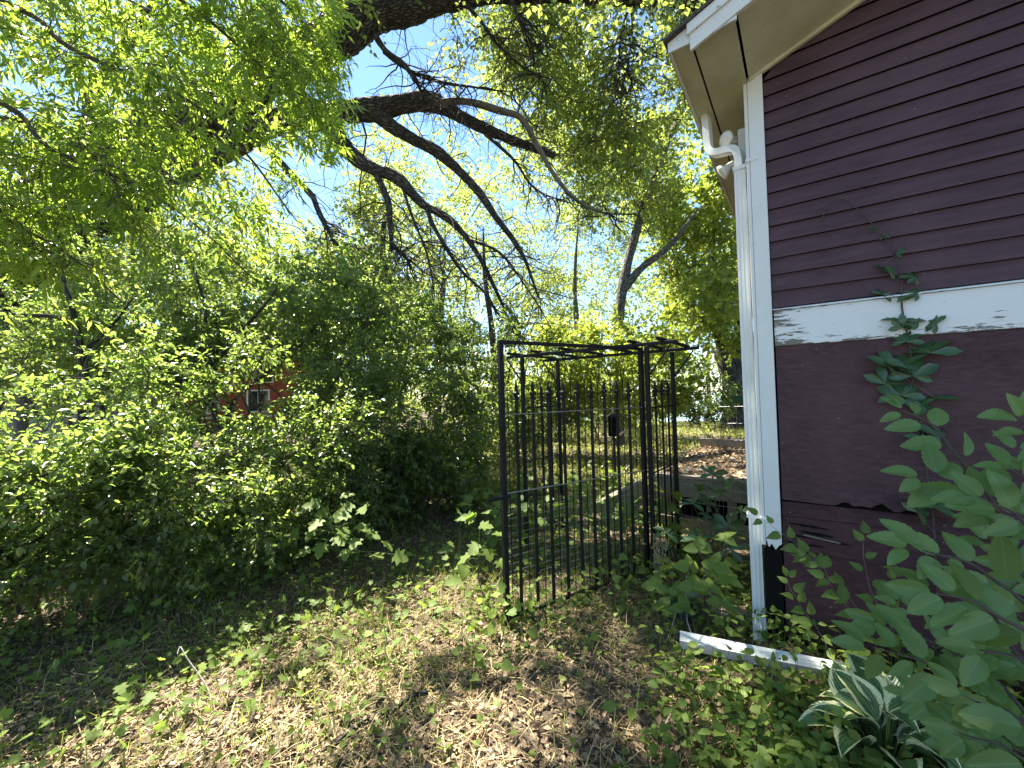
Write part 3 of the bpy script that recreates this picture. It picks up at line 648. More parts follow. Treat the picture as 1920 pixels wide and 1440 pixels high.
for i in range(int(gw/.075)): wm.tube([(.05+.075*i,.0195,.085),(.05+.075*i,.0195,.85)], .0013, 4, cap=False)
wm.build('wire_mesh', M['wire'], gate)

aA = np.array([1.15, 3.50, 0]); av = nrm(np.array([-1.04, .80, 0])); arot = math.atan2(-av[1], -av[0]); AW = 1.31; AD = .71; AH = 2.0
# local x runs from the left pair of posts to the right pair, y away from the camera
arb = empty('garden_arbor', aA+av*AW, 'black metal garden arbour with a flat ladder top behind the open gate', 'arbour', arot)
for x in (0, AW):
    for y in (0, AD): MB().box((x-.017,y-.017,0),(x+.017,y+.017,AH-.016)).build('post', M['iron'], arb, bevel=.002)
for y in (0, AD): MB().box((-.2,y-.013,AH-.015),(AW+.25,y+.013,AH+.015)).build('top_beam', M['iron'], arb, bevel=.002)
for x in (-.1,.2,.52,.85,1.2,AW+.13): MB().box((x-.013,-.12,AH+.0155),(x+.013,AD+.12,AH+.04)).build('rafter', M['iron'], arb, bevel=.002)
for y in (0, AD):
    for x, s in ((0, -1), (AW, 1)): MB().bar((x+s*.018,y,AH-.26),(x+s*.20,y,AH-.02),.012).build('brace', M['iron'], arb)
for x in (0, AW):
    for y in (AD*.25, AD*.5, AD*.75): spear(None, x, y, .15, 1.56, arb, .010)
    for zz in (.14, .9, 1.46): MB().bar((x,.018,zz),(x,AD-.018,zz),.012).build('cross_rail', M['iron'], arb)
    gm = gothic([AD*.125+AD*.25*i for i in range(4)], 1.47, AH-.02); gm.v = [(x, px_, pz) for px_, py_, pz in gm.v]; gm.build('arch_tracery', M['iron'], arb)
    for i in range(4): MB().tube([(x,AD*.125+AD*.25*i,.15),(x,AD*.125+AD*.25*i,1.47)], .003, 5).build('rod', M['iron'], arb)

# welded wire fence from the arbour to the house
fa = aA - nrm(np.array([av[1], -av[0], 0]))*(-AD if False else 0); fa = aA + np.array([-av[1], av[0], 0])*0
q0 = aA + nrm(np.array([.61, .79, 0]))*AD; q1 = H(-.12, 1.05, 0)
fr = empty('wire_fence', q0, 'thin welded wire fence stretched between the black arbour and the house', 'fence', math.atan2(*(q1-q0)[[1, 0]]))
fl = float(np.linalg.norm(q1-q0)); wm = MB()
for zz in (.1,.25,.4,.55,.7,.85,1.0,1.15,1.3,1.45): wm.tube([(.02,0,zz),(fl*.5,.01,zz-.01),(fl,0,zz)], .0015, 4, cap=False)
for i in range(1, int(fl/.07)): wm.tube([(.07*i,0,.1),(.07*i,0,1.45)], .0011, 4, cap=False)
wm.build('wire', M['wire'], fr)
MB().tube([(fl,0,0),(fl,0,1.5)], .012, 8).build('stake', M['iron'], fr)

# ------------------------------------------------------------------ wooden deck with steps beside the house
dz = .66
dl = hloc(G(1232, 887, dz)); dfy = hloc(G(1330, 896, dz))[1]
deck = empty('wooden_deck', H(0, dfy, 0), 'weathered wooden deck strewn with brown leaves beside the house', 'deck', HROT)
DX0 = dl[0]; ndk = 18
for i in range(ndk):
    y0 = i*.142
    MB().box((DX0+r.uniform(-.012,.01),y0,dz-.035+r.uniform(-.002,.002)),(-.03,y0+.136,dz+r.uniform(-.002,.002))).build('deck_board', M['deck'], deck, bevel=.004)
DD = ndk*.142
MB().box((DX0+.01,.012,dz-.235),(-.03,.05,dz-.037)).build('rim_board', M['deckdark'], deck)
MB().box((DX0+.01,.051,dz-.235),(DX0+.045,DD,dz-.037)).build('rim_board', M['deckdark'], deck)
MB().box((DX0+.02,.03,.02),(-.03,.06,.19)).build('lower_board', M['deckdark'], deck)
for x in (DX0+.08, DX0+.75, -.12):
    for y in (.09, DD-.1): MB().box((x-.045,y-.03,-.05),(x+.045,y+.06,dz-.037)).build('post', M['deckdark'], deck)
MB().box((DX0+.1,.7,.0),(-.03,.72,dz-.04)).build('underdeck_shade', M['dark'], deck)  # near-black sheet standing in for the shade under the deck
MB().box((DX0-.02,DD+.003,dz-.05),(-.03,DD+.045,dz+.14)).build('edge_board', M['deck'], deck)
for i in range(3):     # steps going down to the left
    zt = dz-.16*(i+1); x1 = DX0-.012-.28*i; x0 = x1-.29
    MB().box((x0,.30,zt-.035),(x1,1.45,zt)).build('tread', M['deck'], deck, bevel=.004)
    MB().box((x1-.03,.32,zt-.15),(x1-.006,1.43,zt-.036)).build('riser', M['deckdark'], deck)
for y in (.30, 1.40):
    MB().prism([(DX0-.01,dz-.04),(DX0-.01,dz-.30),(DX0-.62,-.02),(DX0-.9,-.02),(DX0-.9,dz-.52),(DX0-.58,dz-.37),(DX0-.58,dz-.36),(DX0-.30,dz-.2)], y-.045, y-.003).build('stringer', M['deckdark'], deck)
lit_ = leafobj('fallen_leaves', leaves(np.stack([rng.uniform(DX0, -.05, 1500), rng.uniform(.05, DD, 1500)**1.0, dz+.004+rng.random(1500)*.03], -1), rng.normal(size=(1500,3))*np.array([1,1,.25]), np.array([0,0,1.])+rng.normal(size=(1500,3))*.5, rng.uniform(.03,.08,1500), rng.uniform(.02,.05,1500), 'ovate'), M['L_litter'])
lit_.location = H(0, dfy, 0); lit_.rotation_euler = (0, 0, HROT); tag(lit_, 'brown dead leaves scattered over the wooden deck', 'dead leaves')

# utility box, flat stone, bird feeder, dark hanging box
ub = G(1288, 1160); uo = empty('utility_box', ub, 'small green plastic box half hidden in leaves by the downspout', 'box', .5)
M['green'] = varied('green_plastic', (.018,.05,.038), (.03,.075,.06), 20, .45)
M['greylid'] = varied('blue_grey_lid', (.10,.15,.17), (.16,.22,.24), 20, .4)
MB().hexa([(-.085,-.07,0),(.085,-.07,0),(.085,.07,0),(-.085,.07,0),(-.07,-.055,.16),(.07,-.055,.16),(.07,.055,.16),(-.07,.055,.16)]).build('body', M['green'], uo, bevel=.008)
MB().box((-.08,-.065,.161),(.08,.065,.178)).build('lid', M['greylid'], uo, bevel=.006)
st = G(1385, 1165); so_ = MB(); V = []; k = 12
for zz, f in ((-.02,1),(.05,1.02),(.075,.9)):
    for i in range(k):
        th = 2*math.pi*i/k; V.append((.17*f*math.cos(th)*(1+.15*math.sin(i*2.3)), .11*f*math.sin(th)*(1+.12*math.cos(i*1.7)), zz+.008*math.sin(i*3)))
so_.add(V, [(j*k+i, j*k+(i+1)%k, (j+1)*k+(i+1)%k, (j+1)*k+i) for j in range(2) for i in range(k)]+[tuple(2*k+i for i in range(k))])
M['stone'] = varied('tan_stone', (.20,.16,.12), (.34,.29,.22), 9, .9)
o = so_.build('flat_stone', M['stone'], None, bevel=.006); o.location = tuple(st+np.array([0,0,.03])); tag(o, 'flat tan stone half buried in leaves behind the downspout', 'stone')
fb = P(1420, 730, 9.0); fb[2] = 0
fd = empty('bird_feeder', fb, 'green tray bird feeder on a brown post seen behind the white downspout', 'bird feeder', .3)
MB().box((-.06,-.06,0),(.06,.06,1.05)).build('post', M['bark'], fd)
MB().hexa([(-.14,-.14,1.051),(.14,-.14,1.051),(.14,.14,1.051),(-.14,.14,1.051),(-.16,-.16,1.30),(.16,-.16,1.30),(.16,.16,1.30),(-.16,.16,1.30)]).build('hopper', M['stone'], fd)
MB().hexa([(-.34,-.3,1.301),(.34,-.3,1.301),(.34,.3,1.301),(-.34,.3,1.301),(-.40,-.36,1.44),(.40,-.36,1.44),(.40,.36,1.44),(-.40,.36,1.44)]).build('tray', plain('green_metal', (.012,.10,.075), .4), fd)
MB().tube([(-.2,0,1.44),(-.2,0,2.6)], .02, 6).build('pole', M['green'], fd)
hb = P(1150, 785, 6.8)
ho = empty('birdhouse', (hb[0], hb[1], 0), 'dark square birdhouse on a thin post beyond the iron gate', 'birdhouse', -.2)
MB().tube([(0,0,0),(0,0,.88)], .025, 6).build('post', M['bark'], ho); MB().box((-.085,-.08,.881),(.085,.08,1.20)).build('box', M['dark'], ho); MB().hexa([(-.115,-.11,1.201),(.115,-.11,1.201),(.115,.11,1.201),(-.115,.11,1.201),(-.02,-.11,1.26),(.02,-.11,1.26),(.02,.11,1.26),(-.02,.11,1.26)]).build('roof', M['bark'], ho)
# ------------------------------------------------------------------ where sun falls through the crowns
for (px, py, rr) in ((700,1285,.20),(760,1225,.13),(625,1350,.20),(730,1215,.10),(960,1395,.17),(1045,1365,.10),(885,1410,.12),(540,1420,.16),(300,1420,.24),(80,1430,.2),(430,1385,.15),(420,1300,.08),(190,1370,.12),(790,1120,.07),(862,1060,.10),(905,1130,.08),(300,1150,.12),(1010,1080,.2),(960,1010,.25),(840,1215,.07),(1000,1230,.07),(1330,1300,.10),(1460,1330,.12),(1250,1400,.10),(1400,1420,.10),(1180,1180,.08)):
    fleck(G(px, py), rr)
for (px, py, d, rr) in ((100,860,3.2,.5),(250,840,3.5,.55),(420,810,4.0,.6),(560,850,4.4,.5),(620,760,5.4,.7),(330,950,3.3,.3),(500,980,3.7,.35),(560,560,6.0,.9),(420,480,6.0,.8),(650,620,6.5,.9),(200,300,4.0,.9),(420,230,4.2,.9),(480,60,4.5,.8),(60,720,9,1.2),(1050,640,9,1.6),(880,700,8,.8)):
    fleck(P(px, py, d), rr)
for (px, py, rr) in ((1000,860,1.2),(1100,840,1.6),(1300,835,2.2),(1360,815,2.2),(1200,850,1.0)): fleck(G(px, py), rr)
fleck(H(-.7, dfy+.3, dz), .3)
for (px, py, rr) in ((950,830,.9),(1050,820,1.2),(1150,825,1.2),(1250,835,1.2),(1340,850,1.0),(1280,815,1.4),(1000,930,.5),(1060,980,.4),(1100,900,.6)): fleck(G(px, py), rr)
for (px, py, d, rr) in ((300,480,5.4,1.4),(450,600,6.0,1.2),(150,700,5.0,1.0),(620,700,6.5,1.2),(200,850,3.4,1.0),(450,830,4.1,1.0),(120,520,5,.9)): fleck(P(px, py, d), rr)

SHAFTS = []
_r = np.random.default_rng(99)
for _i in range(40): SHAFTS.append((P(_r.uniform(40, 850), _r.uniform(430, 740), _r.uniform(4.9, 6.3)), _r.uniform(.2, .46)))
def shafts(Cn):
    hit = np.zeros(len(Cn), bool)
    for p, r_ in SHAFTS:
        v = Cn-p; t = v@SUN; hit |= (np.linalg.norm(v - t[:, None]*SUN, axis=1) < r_) & (t > .15)
    return hit
def PP(path): return np.array([P(*q) for q in path])
# ------------------------------------------------------------------ the old cottonwood on the left, its limbs overhead
CS = 1.42
OFF = np.array([-7.3*CS, 5.0*CS, 0])
cw = empty('cottonwood_tree', OFF, 'huge old cottonwood with dark furrowed limbs arching over from the left', 'tree')
def wl_(pts): return np.asarray(pts) - OFF
limbs = []
def cl(name, path, rad, sides=14, n=60, seed=1, mat='bark', wig=.0, rough=.10, start=None):
    pts = PP([(a, b, d*CS) for a, b, d in path])
    if start is not None: pts = np.concatenate([np.atleast_2d(start), pts])
    limb(name, wl_(pts), [x*CS for x in rad], M[mat], cw, sides, n, rough, seed, wig); limbs.append(spline(pts, 24)); return pts
limb('trunk', wl_([(-7.3*CS,5.0*CS,-.1),(-7.2*CS,5.0*CS,1.2),(-6.9*CS,5.02*CS,2.4),(-6.55*CS,5.05*CS,3.5)]), [.9,.78,.70,.64], M['bark'], cw, 24, 50, .09, 2)
T0 = np.array([-6.75*CS,5.03*CS,3.2])
cl('limb', [(100,452,5.2),(250,372,5.35),(400,285,5.5),(500,236,5.7),(590,214,5.9),(700,206,6.1),(800,190,6.3),(880,228,6.5),(960,262,6.7),(1040,292,6.9)], [.26,.24,.21,.18,.165,.155,.15,.13,.085,.07,.05], 32, 220, 4, start=T0)
cl('limb', [(60,420,5.0),(230,300,5.2),(380,205,5.4),(480,150,5.5),(590,92,5.6),(680,35,5.7),(780,2,5.8),(900,-18,5.9),(1020,-20,6.0),(1120,-12,6.1),(1220,-4,6.2),(1310,6,6.3),(1360,20,6.4)], [.34,.32,.29,.28,.27,.26,.255,.22,.17,.15,.13,.11,.09,.06], 36, 240, 7, start=T0)
cl('limb', [(-40,420,4.6),(60,362,4.7),(148,286,4.8),(168,235,4.9),(176,170,5.0),(235,90,5.2),(290,0,5.5)], [.13,.12,.11,.10,.085,.075,.06,.04], 14, 60, 9, start=np.array([-6.5*CS,4.95*CS,3.9]))
cl('branch', [(585,214,5.9),(622,246,5.88),(660,290,5.85),(700,318,5.85),(745,335,5.85),(790,380,5.9),(835,405,5.9),(870,440,5.95),(905,492,6.0),(935,555,6.05),(955,600,6.1)], [.13,.12,.105,.09,.08,.062,.05,.04,.033,.022,.012], 12, 80, 11, wig=.012)
cl('branch', [(700,212,6.05),(755,250,6.1),(815,282,6.2),(860,320,6.3),(900,362,6.35),(932,410,6.4),(962,450,6.4),(985,490,6.4),(1010,560,6.5)], [.10,.09,.08,.07,.06,.05,.04,.028,.012], 10, 70, 12, wig=.01)
cl('branch', [(820,192,6.25),(870,190,6.2),(935,208,6.15),(978,222,6.1),(1005,268,6.1),(1040,330,6.1),(1080,374,6.15),(1128,398,6.2),(1165,402,6.3)], [.05,.052,.05,.045,.04,.032,.026,.02,.01], 10, 70, 13, 'barkpale', .006, .04)
cl('branch', [(704,322,5.85),(722,362,5.8),(731,412,5.8),(733,455,5.8),(725,515,5.8)], [.05,.045,.04,.03,.012], 9, 40, 14, wig=.012)
cl('branch', [(733,452,5.8),(752,475,5.8),(768,492,5.8)], [.028,.022,.01], 7, 20, 15)
cl('branch', [(470,226,5.6),(515,292,5.5),(558,340,5.5),(584,366,5.5),(600,402,5.5),(618,436,5.5),(634,468,5.5)], [.055,.05,.045,.04,.035,.025,.012], 9, 50, 16, wig=.006)
cl('branch', [(505,150,5.5),(560,185,5.5),(610,205,5.5),(625,228,5.6),(650,268,5.8)], [.06,.05,.05,.055,.05], 10, 40, 19)
cl('branch', [(690,45,5.7),(722,92,5.7),(755,120,5.7),(782,155,5.75),(793,186,5.8)], [.05,.04,.032,.025,.015], 8, 40, 17, wig=.01)
cl('branch', [(720,95,5.7),(780,140,5.8),(835,155,5.9),(900,165,6.0),(960,172,6.1)], [.03,.025,.02,.014,.006], 7, 30, 18, wig=.01)
cl('branch', [(955,-10,5.9),(975,40,5.9),(1003,100,6.0)], [.03,.02,.008], 7, 24, 21, wig=.008)
cl('branch', [(860,-5,5.8),(905,45,5.9),(940,90,6.0),(985,130,6.1),(1040,150,6.3)], [.035,.025,.018,.012,.005], 7, 30, 22, wig=.01)
cl('branch', [(800,385,5.9),(820,440,5.9),(860,500,5.95),(905,545,6.0),(940,600,6.0),(985,640,6.1)], [.035,.03,.024,.018,.012,.005], 7, 46, 23, wig=.02)
cl('branch', [(870,445,5.95),(930,470,6.0),(975,520,6.1),(1010,575,6.2)], [.026,.02,.013,.005], 7, 36, 24, wig=.02)
cl('branch', [(750,340,5.85),(770,400,5.8),(800,470,5.8),(812,540,5.8),(816,610,5.8)], [.025,.02,.015,.01,.004], 6, 36, 25, wig=.014)
cl('branch', [(880,228,6.5),(960,295,6.5),(1000,350,6.5),(1060,380,6.6),(1150,400,6.7)], [.03,.022,.016,.01,.005], 6, 36, 26, wig=.02)
cl('branch', [(1190,-2,6.2),(1165,60,6.1),(1160,120,6.1),(1150,180,6.1)], [.02,.015,.01,.004], 6, 36, 27, wig=.012)
cl('branch', [(1180,-5,6.2),(1185,70,6.1),(1172,140,6.1),(1160,215,6.1)], [.018,.013,.008,.003], 6, 36, 28, wig=.012)
# hanging dead twigs: many short crooked ones along the lower branches
r = np.random.default_rng(41); st = []
for L_ in limbs[3:]:
    for q in range(26): st.append(L_[r.integers(6, 24)])
for L_ in limbs[:2]:
    for q in range(22): st.append(L_[r.integers(12, 24)])
st = np.array(st); nS = len(st); D = nrm(r.normal(size=(nS,3))*np.array([1,.7,.5])+np.array([.45,0,-.5])); pts = [st]; cur = st.copy(); Ls = CS*(.35+.75*r.random(nS))
for i in range(9): D = nrm(D + r.normal(size=(nS,3))*.26 + np.array([.02,0,-.07])); cur = cur + D*(Ls/9)[:, None]; pts.append(cur)
TW = np.stack(pts, 1); s2 = TW[r.integers(0, nS, nS*3), r.integers(2, 10, nS*3)]; D = nrm(r.normal(size=(nS*3,3))+np.array([.3,0,-.4])); p2 = [s2]; cur = s2.copy()
for i in range(6): D = nrm(D + r.normal(size=D.shape)*.3); cur = cur + D*(.08+.05*r.random((nS*3,1))); p2.append(cur)
TW2 = np.stack(p2, 1); off = OFF
o = tubeobj('dead_twigs', [tubes(TW-off, .010+.010*r.random(nS), np.full(nS,.003), 5), tubes(TW2-off, np.full(len(TW2),.005), np.full(len(TW2),.002), 3)], M['bark'], cw); o['kind'] = 'stuff'

# its crown: a thin veil of leaves behind and above the limbs, thicker overhead
r = np.random.default_rng(5)
cen = [ell(840,110,10.8,330,190,2.4,270,r), ell(1120,110,10.5,260,200,2.2,210,r), ell(960,330,11.5,300,170,2.0,210,r), ell(650,60,10,150,90,1.6,50,r), ell(1080,400,14,200,190,2,90,r), ell(1000,-260,10,560,190,3.0,120,r), ell(1120,480,13.5,230,150,1.6,100,r), ell(720,380,13,90,120,1.2,50,r)]
# overhead, above and behind the camera
q = np.stack([r.uniform(-5,5,240), r.uniform(-2.5,6.5,240), r.uniform(7.0,11.5,240)], -1); cen.append(q)
cen = np.concatenate(cen); cen = cen[~sunlit(cen, .65)]
gp = np.stack([r.uniform(.5,2.6,40), r.uniform(.9,3.4,40), np.zeros(40)], -1); t_ = r.uniform(8.2,10.5,40)   # clumps added out of view to shade the house corner and right foreground
g2 = np.stack([r.uniform(.8,2.1,34), r.uniform(.6,1.8,34), np.full(34,.9)], -1); t2 = r.uniform(7.6,9.6,34)  # more added clumps, to shade the right-hand shrub
cen = np.concatenate([cen, gp + SUN*(t_/SUN[2])[:, None], g2 + SUN*(t2/SUN[2])[:, None]])
# keep the hole of blue sky
def pix(p):
    v = p-CAM; d = v@F_; return 960+FPX*(v@R_)/np.maximum(d, .05), 720-FPX*(v@U_)/np.maximum(d, .05), d
def keephole(cen, boxes):
    x, y, d = pix(cen); keep = np.ones(len(cen), bool)
    for (cx, cy_, rx, ry) in boxes: keep &= ~((((x-cx)/rx)**2 + ((y-cy_)/ry)**2 < 1) & (d > 0))
    return cen[keep]
HOLES = [(590,315,85,115),(640,140,55,60),(960,190,55,30),(1210,180,40,50)]
cen = keephole(cen, HOLES)
rad = .5+.36*r.random(len(cen))
skel = np.concatenate([spline(L_, 30) for L_ in limbs[:9]])
plantmass(cw, cen-off, rad, skel-off, r, 12, 9, .090, .078, 'far', M['L_cotton'], M['barktwig'], droop=.25, twr=.0028, boughr=.018, upn=.5, minr=.009)

# ------------------------------------------------------------------ foreground ash boughs, upper left, close to the camera
r = np.random.default_rng(11)
ash = empty('ash_tree', (-4.6, 1.2, 0), 'ash tree with bright drooping narrow leaflets hanging in at upper left', 'tree')
ao = np.array([-4.6,1.2,0])
limb('trunk', np.array([(-4.6,1.2,-.1),(-4.55,1.25,1.5),(-4.4,1.35,3.2),(-4.2,1.5,5.0)])-ao, [.16,.14,.12,.08], M['bark'], ash, 14, 40, .06, 3)
bo = []
paths = [[(-4.3,1.4,3.6),P(-20,0,2.9),P(140,90,2.9),P(330,180,3.0),P(480,300,3.2),P(560,420,3.4)],
         [(-4.3,1.4,3.9),P(60,-140,3.0),P(230,-60,3.0),P(400,50,3.2),P(530,150,3.4),P(610,210,3.6)],
         [(-4.35,1.35,3.2),P(-60,170,2.7),P(100,280,2.8),P(250,350,3.0),P(400,440,3.2),P(470,520,3.4)],
         [(-4.3,1.4,4.3),P(200,-220,3.2),P(380,-120,3.2),P(510,-20,3.4),P(590,60,3.6),P(610,120,3.7)],
         [(-4.4,1.35,2.9),P(-120,300,2.6),P(0,400,2.7),P(120,470,2.9),P(220,560,3.0)],
         [(-4.3,1.4,3.8),P(20,60,3.6),P(200,150,3.8),P(380,260,4.0),P(520,330,4.2)],
         [(-4.3,1.4,3.3),P(-40,210,3.6),P(150,260,3.8),P(300,330,4.0),P(420,370,4.2)],
         [(-4.3,1.4,4.1),P(100,-60,3.9),P(280,20,4.1),P(440,110,4.3),P(570,250,4.4)]]
for i, p in enumerate(paths):
    limb('bough', spline(np.array(p), 12)-ao, [.035,.02,.013,.009,.005], M['barktwig'], ash, 8, 40, .04, 30+i, .02); bo.append(spline(np.array(p), 40))
# compound leaves: sprays along each bough
st = np.concatenate([np.repeat(b[5:], 2, 0) for b in bo]); st = st + r.normal(size=st.shape)*.06; st = st[~sunlit(st, -.05)]
x, y, d = pix(st); ok = (d > 1.2) & ~((x > 640) & (y > 120)); st = st[ok]
nS = len(st); tw = twigs_of(st, np.full(nS, .46), 1, r, .35, out=np.array([.25,.1,-.25]), k=5)
tw2 = twigs_of(tw[:, 3], np.full(nS, .45), 2, r, .3, out=np.array([.3,.1,-.2]), k=5)
allt = np.concatenate([tw, tw2]); allt = allt[~(sunlit(allt[:, 3], .06) | sunlit(allt[:, 1], .02))]
allt = allt[~((lambda q: (q[0] > 655) | ((q[1] > 300) & (q[0] > 560-(q[1]-300)*.2) & (q[2] < 5)))(pix(allt[:, -1])))]
# rachis (leaf stalk) with 7 narrow leaflets
def compound(Pl, per, rl, L, W, r, droop=.35):
    n, k, _ = Pl.shape; row = np.repeat(np.arange(n), per); t = np.clip((r.random(n*per)*.8+.2)*(k-1), 0, k-1.01); i = t.astype(int)
    p = Pl[row, i] + (Pl[row, i+1]-Pl[row, i])*(t-i)[:, None]; T = nrm(Pl[row, i+1]-Pl[row, i])
    A = nrm(T*.7 + nrm(np.cross(T, r.normal(size=T.shape)))*.8 + np.array([.05,0,-droop])); m_ = len(p)
    ln = rl*(.7+.6*r.random(m_)); e = p + A*ln[:, None]; e[:, 2] -= ln*.18
    mid = (p+e)/2; mid[:, 2] += ln*.06; rach = np.stack([p, mid, e], 1)
    Nn = nrm(np.array([0,0,1.])+r.normal(size=(m_,3))*.35); S = nrm(np.cross(A, Nn)); out = []
    for f, sgn in ((.35,1),(.35,-1),(.6,1),(.6,-1),(.85,1),(.85,-1),(1.0,0)):
        b = p*(1-f)**2 + 2*mid*f*(1-f) + e*f*f
        ax = nrm(S*sgn*.85 + A*(.6 if sgn else 1.) + np.array([0,0,-.25]) + r.normal(size=(m_,3))*.12)
        Lf = L*(.75+.5*r.random(m_)); out.append(leaves(b, ax, Nn + r.normal(size=(m_,3))*.25, Lf, Lf*W/L, 'lance', r))
    return rach, join(out)
rach, data = compound(allt, 4, .15, .078, .021, r)
o = tubeobj('twigs', [tubes(allt-ao, np.full(len(allt),.0032), np.full(len(allt),.0015), 4), tubes(rach-ao, np.full(len(rach),.0011), np.full(len(rach),.0008), 3)], M['barktwig'], ash); o['kind'] = 'stuff'
leafobj('crown', (data[0]-ao, *data[1:]), M['L_ash'], ash)
# the nearest leaves, each a leaf of its own
lm = {}
def leafmesh(kind, mat, key=None):
    key = key or kind
    if key not in lm:
        T, Fc = TM[kind]; me = npmesh('leaf', T, Fc, mat, T[:, :2], np.full(len(T), .3), smooth=True)
        if kind == 'hosta':
            ed = np.tile(np.abs([-1,-.72,-.36,0,.36,.72,1]), 9); ed[-7:] = 1
            a = me.attributes.new('edge', 'FLOAT', 'POINT'); a.data.foreach_set('value', ed.astype(np.float32))
        lm[key] = me
    return lm[key]
def setleaf(me, base, axis, nn, L, W, parent, name='leaf', poff=None, label=None):
    a = nrm(np.asarray(axis, float)); s = nrm(np.cross(a, np.asarray(nn, float))); n2 = np.cross(s, a); p = np.asarray(base, float) - (poff if poff is not None else 0)
    o = link(name, me, parent)
    o.matrix_local = Matrix(((a[0]*L, s[0]*W, n2[0]*L, p[0]), (a[1]*L, s[1]*W, n2[1]*L, p[1]), (a[2]*L, s[2]*W, n2[2]*L, p[2]), (0,0,0,1)))
    if label: o['label'] = label
    return o
x, y, d = pix(allt[:, -1]); idx = np.argsort(d)[:260]
for i in idx:
    b = allt[i, -1]; T = nrm(allt[i, -1]-allt[i, -2]); setleaf(leafmesh('broad', M['L_ash'], 'ashleaf'), b, T+np.array([0,0,-.3])+r.normal(size=3)*.3, np.array([0,0,1.])+r.normal(size=3)*.5, .07+.03*r.random(), .024, ash, poff=ao)

# ------------------------------------------------------------------ shrubs and slender trees on the left
def stems_from(base, tops, r, bend=.18):
    return [np.array([base + r.normal(size=3)*np.array([.12,.12,0]), base*.65+t*.35 + r.normal(size=3)*bend, base*.3+t*.7 + r.normal(size=3)*bend, t]) for t in tops]
def shrub(name, label, cat, base, ells, seed, per, lper, L, W, kind, lmat, nst=7, rst=.018, tmat='barktwig', droop=.2, group=None, holes=None, bend=.15, upn=.9, twr=.0022, crad=(.22,.16), flecked=False, floor=.12):
    r = np.random.default_rng(seed); base = np.array([base[0], base[1], 0.0])
    cen = np.concatenate([ell(*e[:6], e[6], r) for e in ells]); cen = cen[cen[:, 2] > floor]
    if holes: cen = keephole(cen, holes)
    if flecked and (~sunlit(cen, .1)).sum() > 12: cen = cen[~sunlit(cen, .1)]
    if seed in (104, 105, 106, 107, 108, 109, 110): cen = cen[~shafts(cen)]
    root = empty(name, base, label, cat, 0, group); rel = cen-base
    tops = rel[r.choice(len(rel), min(nst, len(rel)), replace=False)]; sk = stems_from(np.zeros(3), tops, r, bend); pts = []
    for i, s in enumerate(sk):
        limb('stem', s, [rst, rst*.8, rst*.55, rst*.3], M[tmat], root, 7, 22, .05, seed*20+i, .015); pts.append(spline(s, 16))
    plantmass(root, rel, crad[0]+crad[1]*r.random(len(rel)), np.concatenate(pts), r, per, lper, L, W, kind, M[lmat], M[tmat], droop=droop, boughr=rst*.35, upn=upn, twr=twr)
    return root
A_ = lambda px, py: G(px, py)
shrub('honeysuckle_shrub', 'sprawling honeysuckle bush with glinting pale leaf tops at the far left edge', 'shrub', G(60,1130), [(60,970,2.9,230,160,.55,125),(110,860,3.1,190,70,.45,56),(40,780,3.4,110,60,.4,24),(190,740,3.6,60,80,.3,18),(-120,940,2.8,180,210,.5,70)], 101, 8, 10, .05, .027, 'ovate', 'L_shrub', holes=[(110,812,46,40),(15,785,80,56),(200,770,62,44)])
shrub('honeysuckle_shrub', 'broad low honeysuckle bush with a sunlit ridge beside the left edge bush', 'shrub', G(330,1080), [(330,940,3.5,190,150,.6,95),(300,840,3.7,200,60,.5,50),(300,720,3.9,60,90,.3,20),(470,720,4.4,70,80,.35,22),(430,990,3.4,110,100,.4,36)], 102, 8, 10, .048, .027, 'ovate', 'L_shrub', holes=[(494,744,78,52),(392,800,46,46),(110,812,46,40),(200,770,62,44)])
shrub('honeysuckle_shrub', 'honeysuckle bush nearest the leaf strewn path, dark beneath and bright on top', 'shrub', G(560,1020), [(540,880,4.2,150,130,.6,90),(600,800,4.6,140,80,.6,56),(560,730,5.0,60,60,.4,18),(660,720,5.2,90,90,.5,36),(640,950,4.3,90,90,.4,26)], 103, 8, 10, .048, .027, 'ovate', 'L_shrub', holes=[(494,744,78,52)])
shrub('wild_privet', 'ragged upright privet shrub filling the gap behind the left hedge, small leaves in sun', 'shrub', (-3.9,4.6), [(120,640,5.0,170,100,.5,60),(300,620,5.2,150,110,.5,60),(60,520,5.4,140,90,.5,34),(240,520,5.6,150,80,.5,44)], 109, 8, 10, .05, .03, 'ovate', 'L_shrub', nst=7, rst=.02, bend=.2, holes=[(200,768,66,48),(15,785,80,56)])
shrub('wild_privet', 'ragged upright privet shrub beside the red house window, leaning to the right', 'shrub', (-2.7,5.2), [(450,620,5.6,110,90,.5,44),(600,600,5.8,120,120,.5,54),(540,490,6.0,130,80,.5,44),(690,560,6.2,100,110,.5,40)], 110, 8, 10, .052, .032, 'ovate', 'L_shrub', nst=7, rst=.02, bend=.2, holes=[(494,738,84,70)])
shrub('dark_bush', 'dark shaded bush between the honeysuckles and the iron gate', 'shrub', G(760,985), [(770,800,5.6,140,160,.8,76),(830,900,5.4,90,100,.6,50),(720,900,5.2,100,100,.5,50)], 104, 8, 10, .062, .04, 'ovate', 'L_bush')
shrub('young_elm', 'slender young tree with a dark crooked trunk near the left edge', 'tree', (-6.3,6.0), [(110,690,6.0,220,80,.7,44),(110,560,6.4,220,140,1.0,60),(60,660,6.4,180,50,.8,14),(250,420,6.9,200,110,1.0,50)], 105, 10, 9, .066, .04, 'ovate', 'L_shrub', nst=3, rst=.03, holes=[(200,768,66,48),(15,785,80,56)], bend=.2)
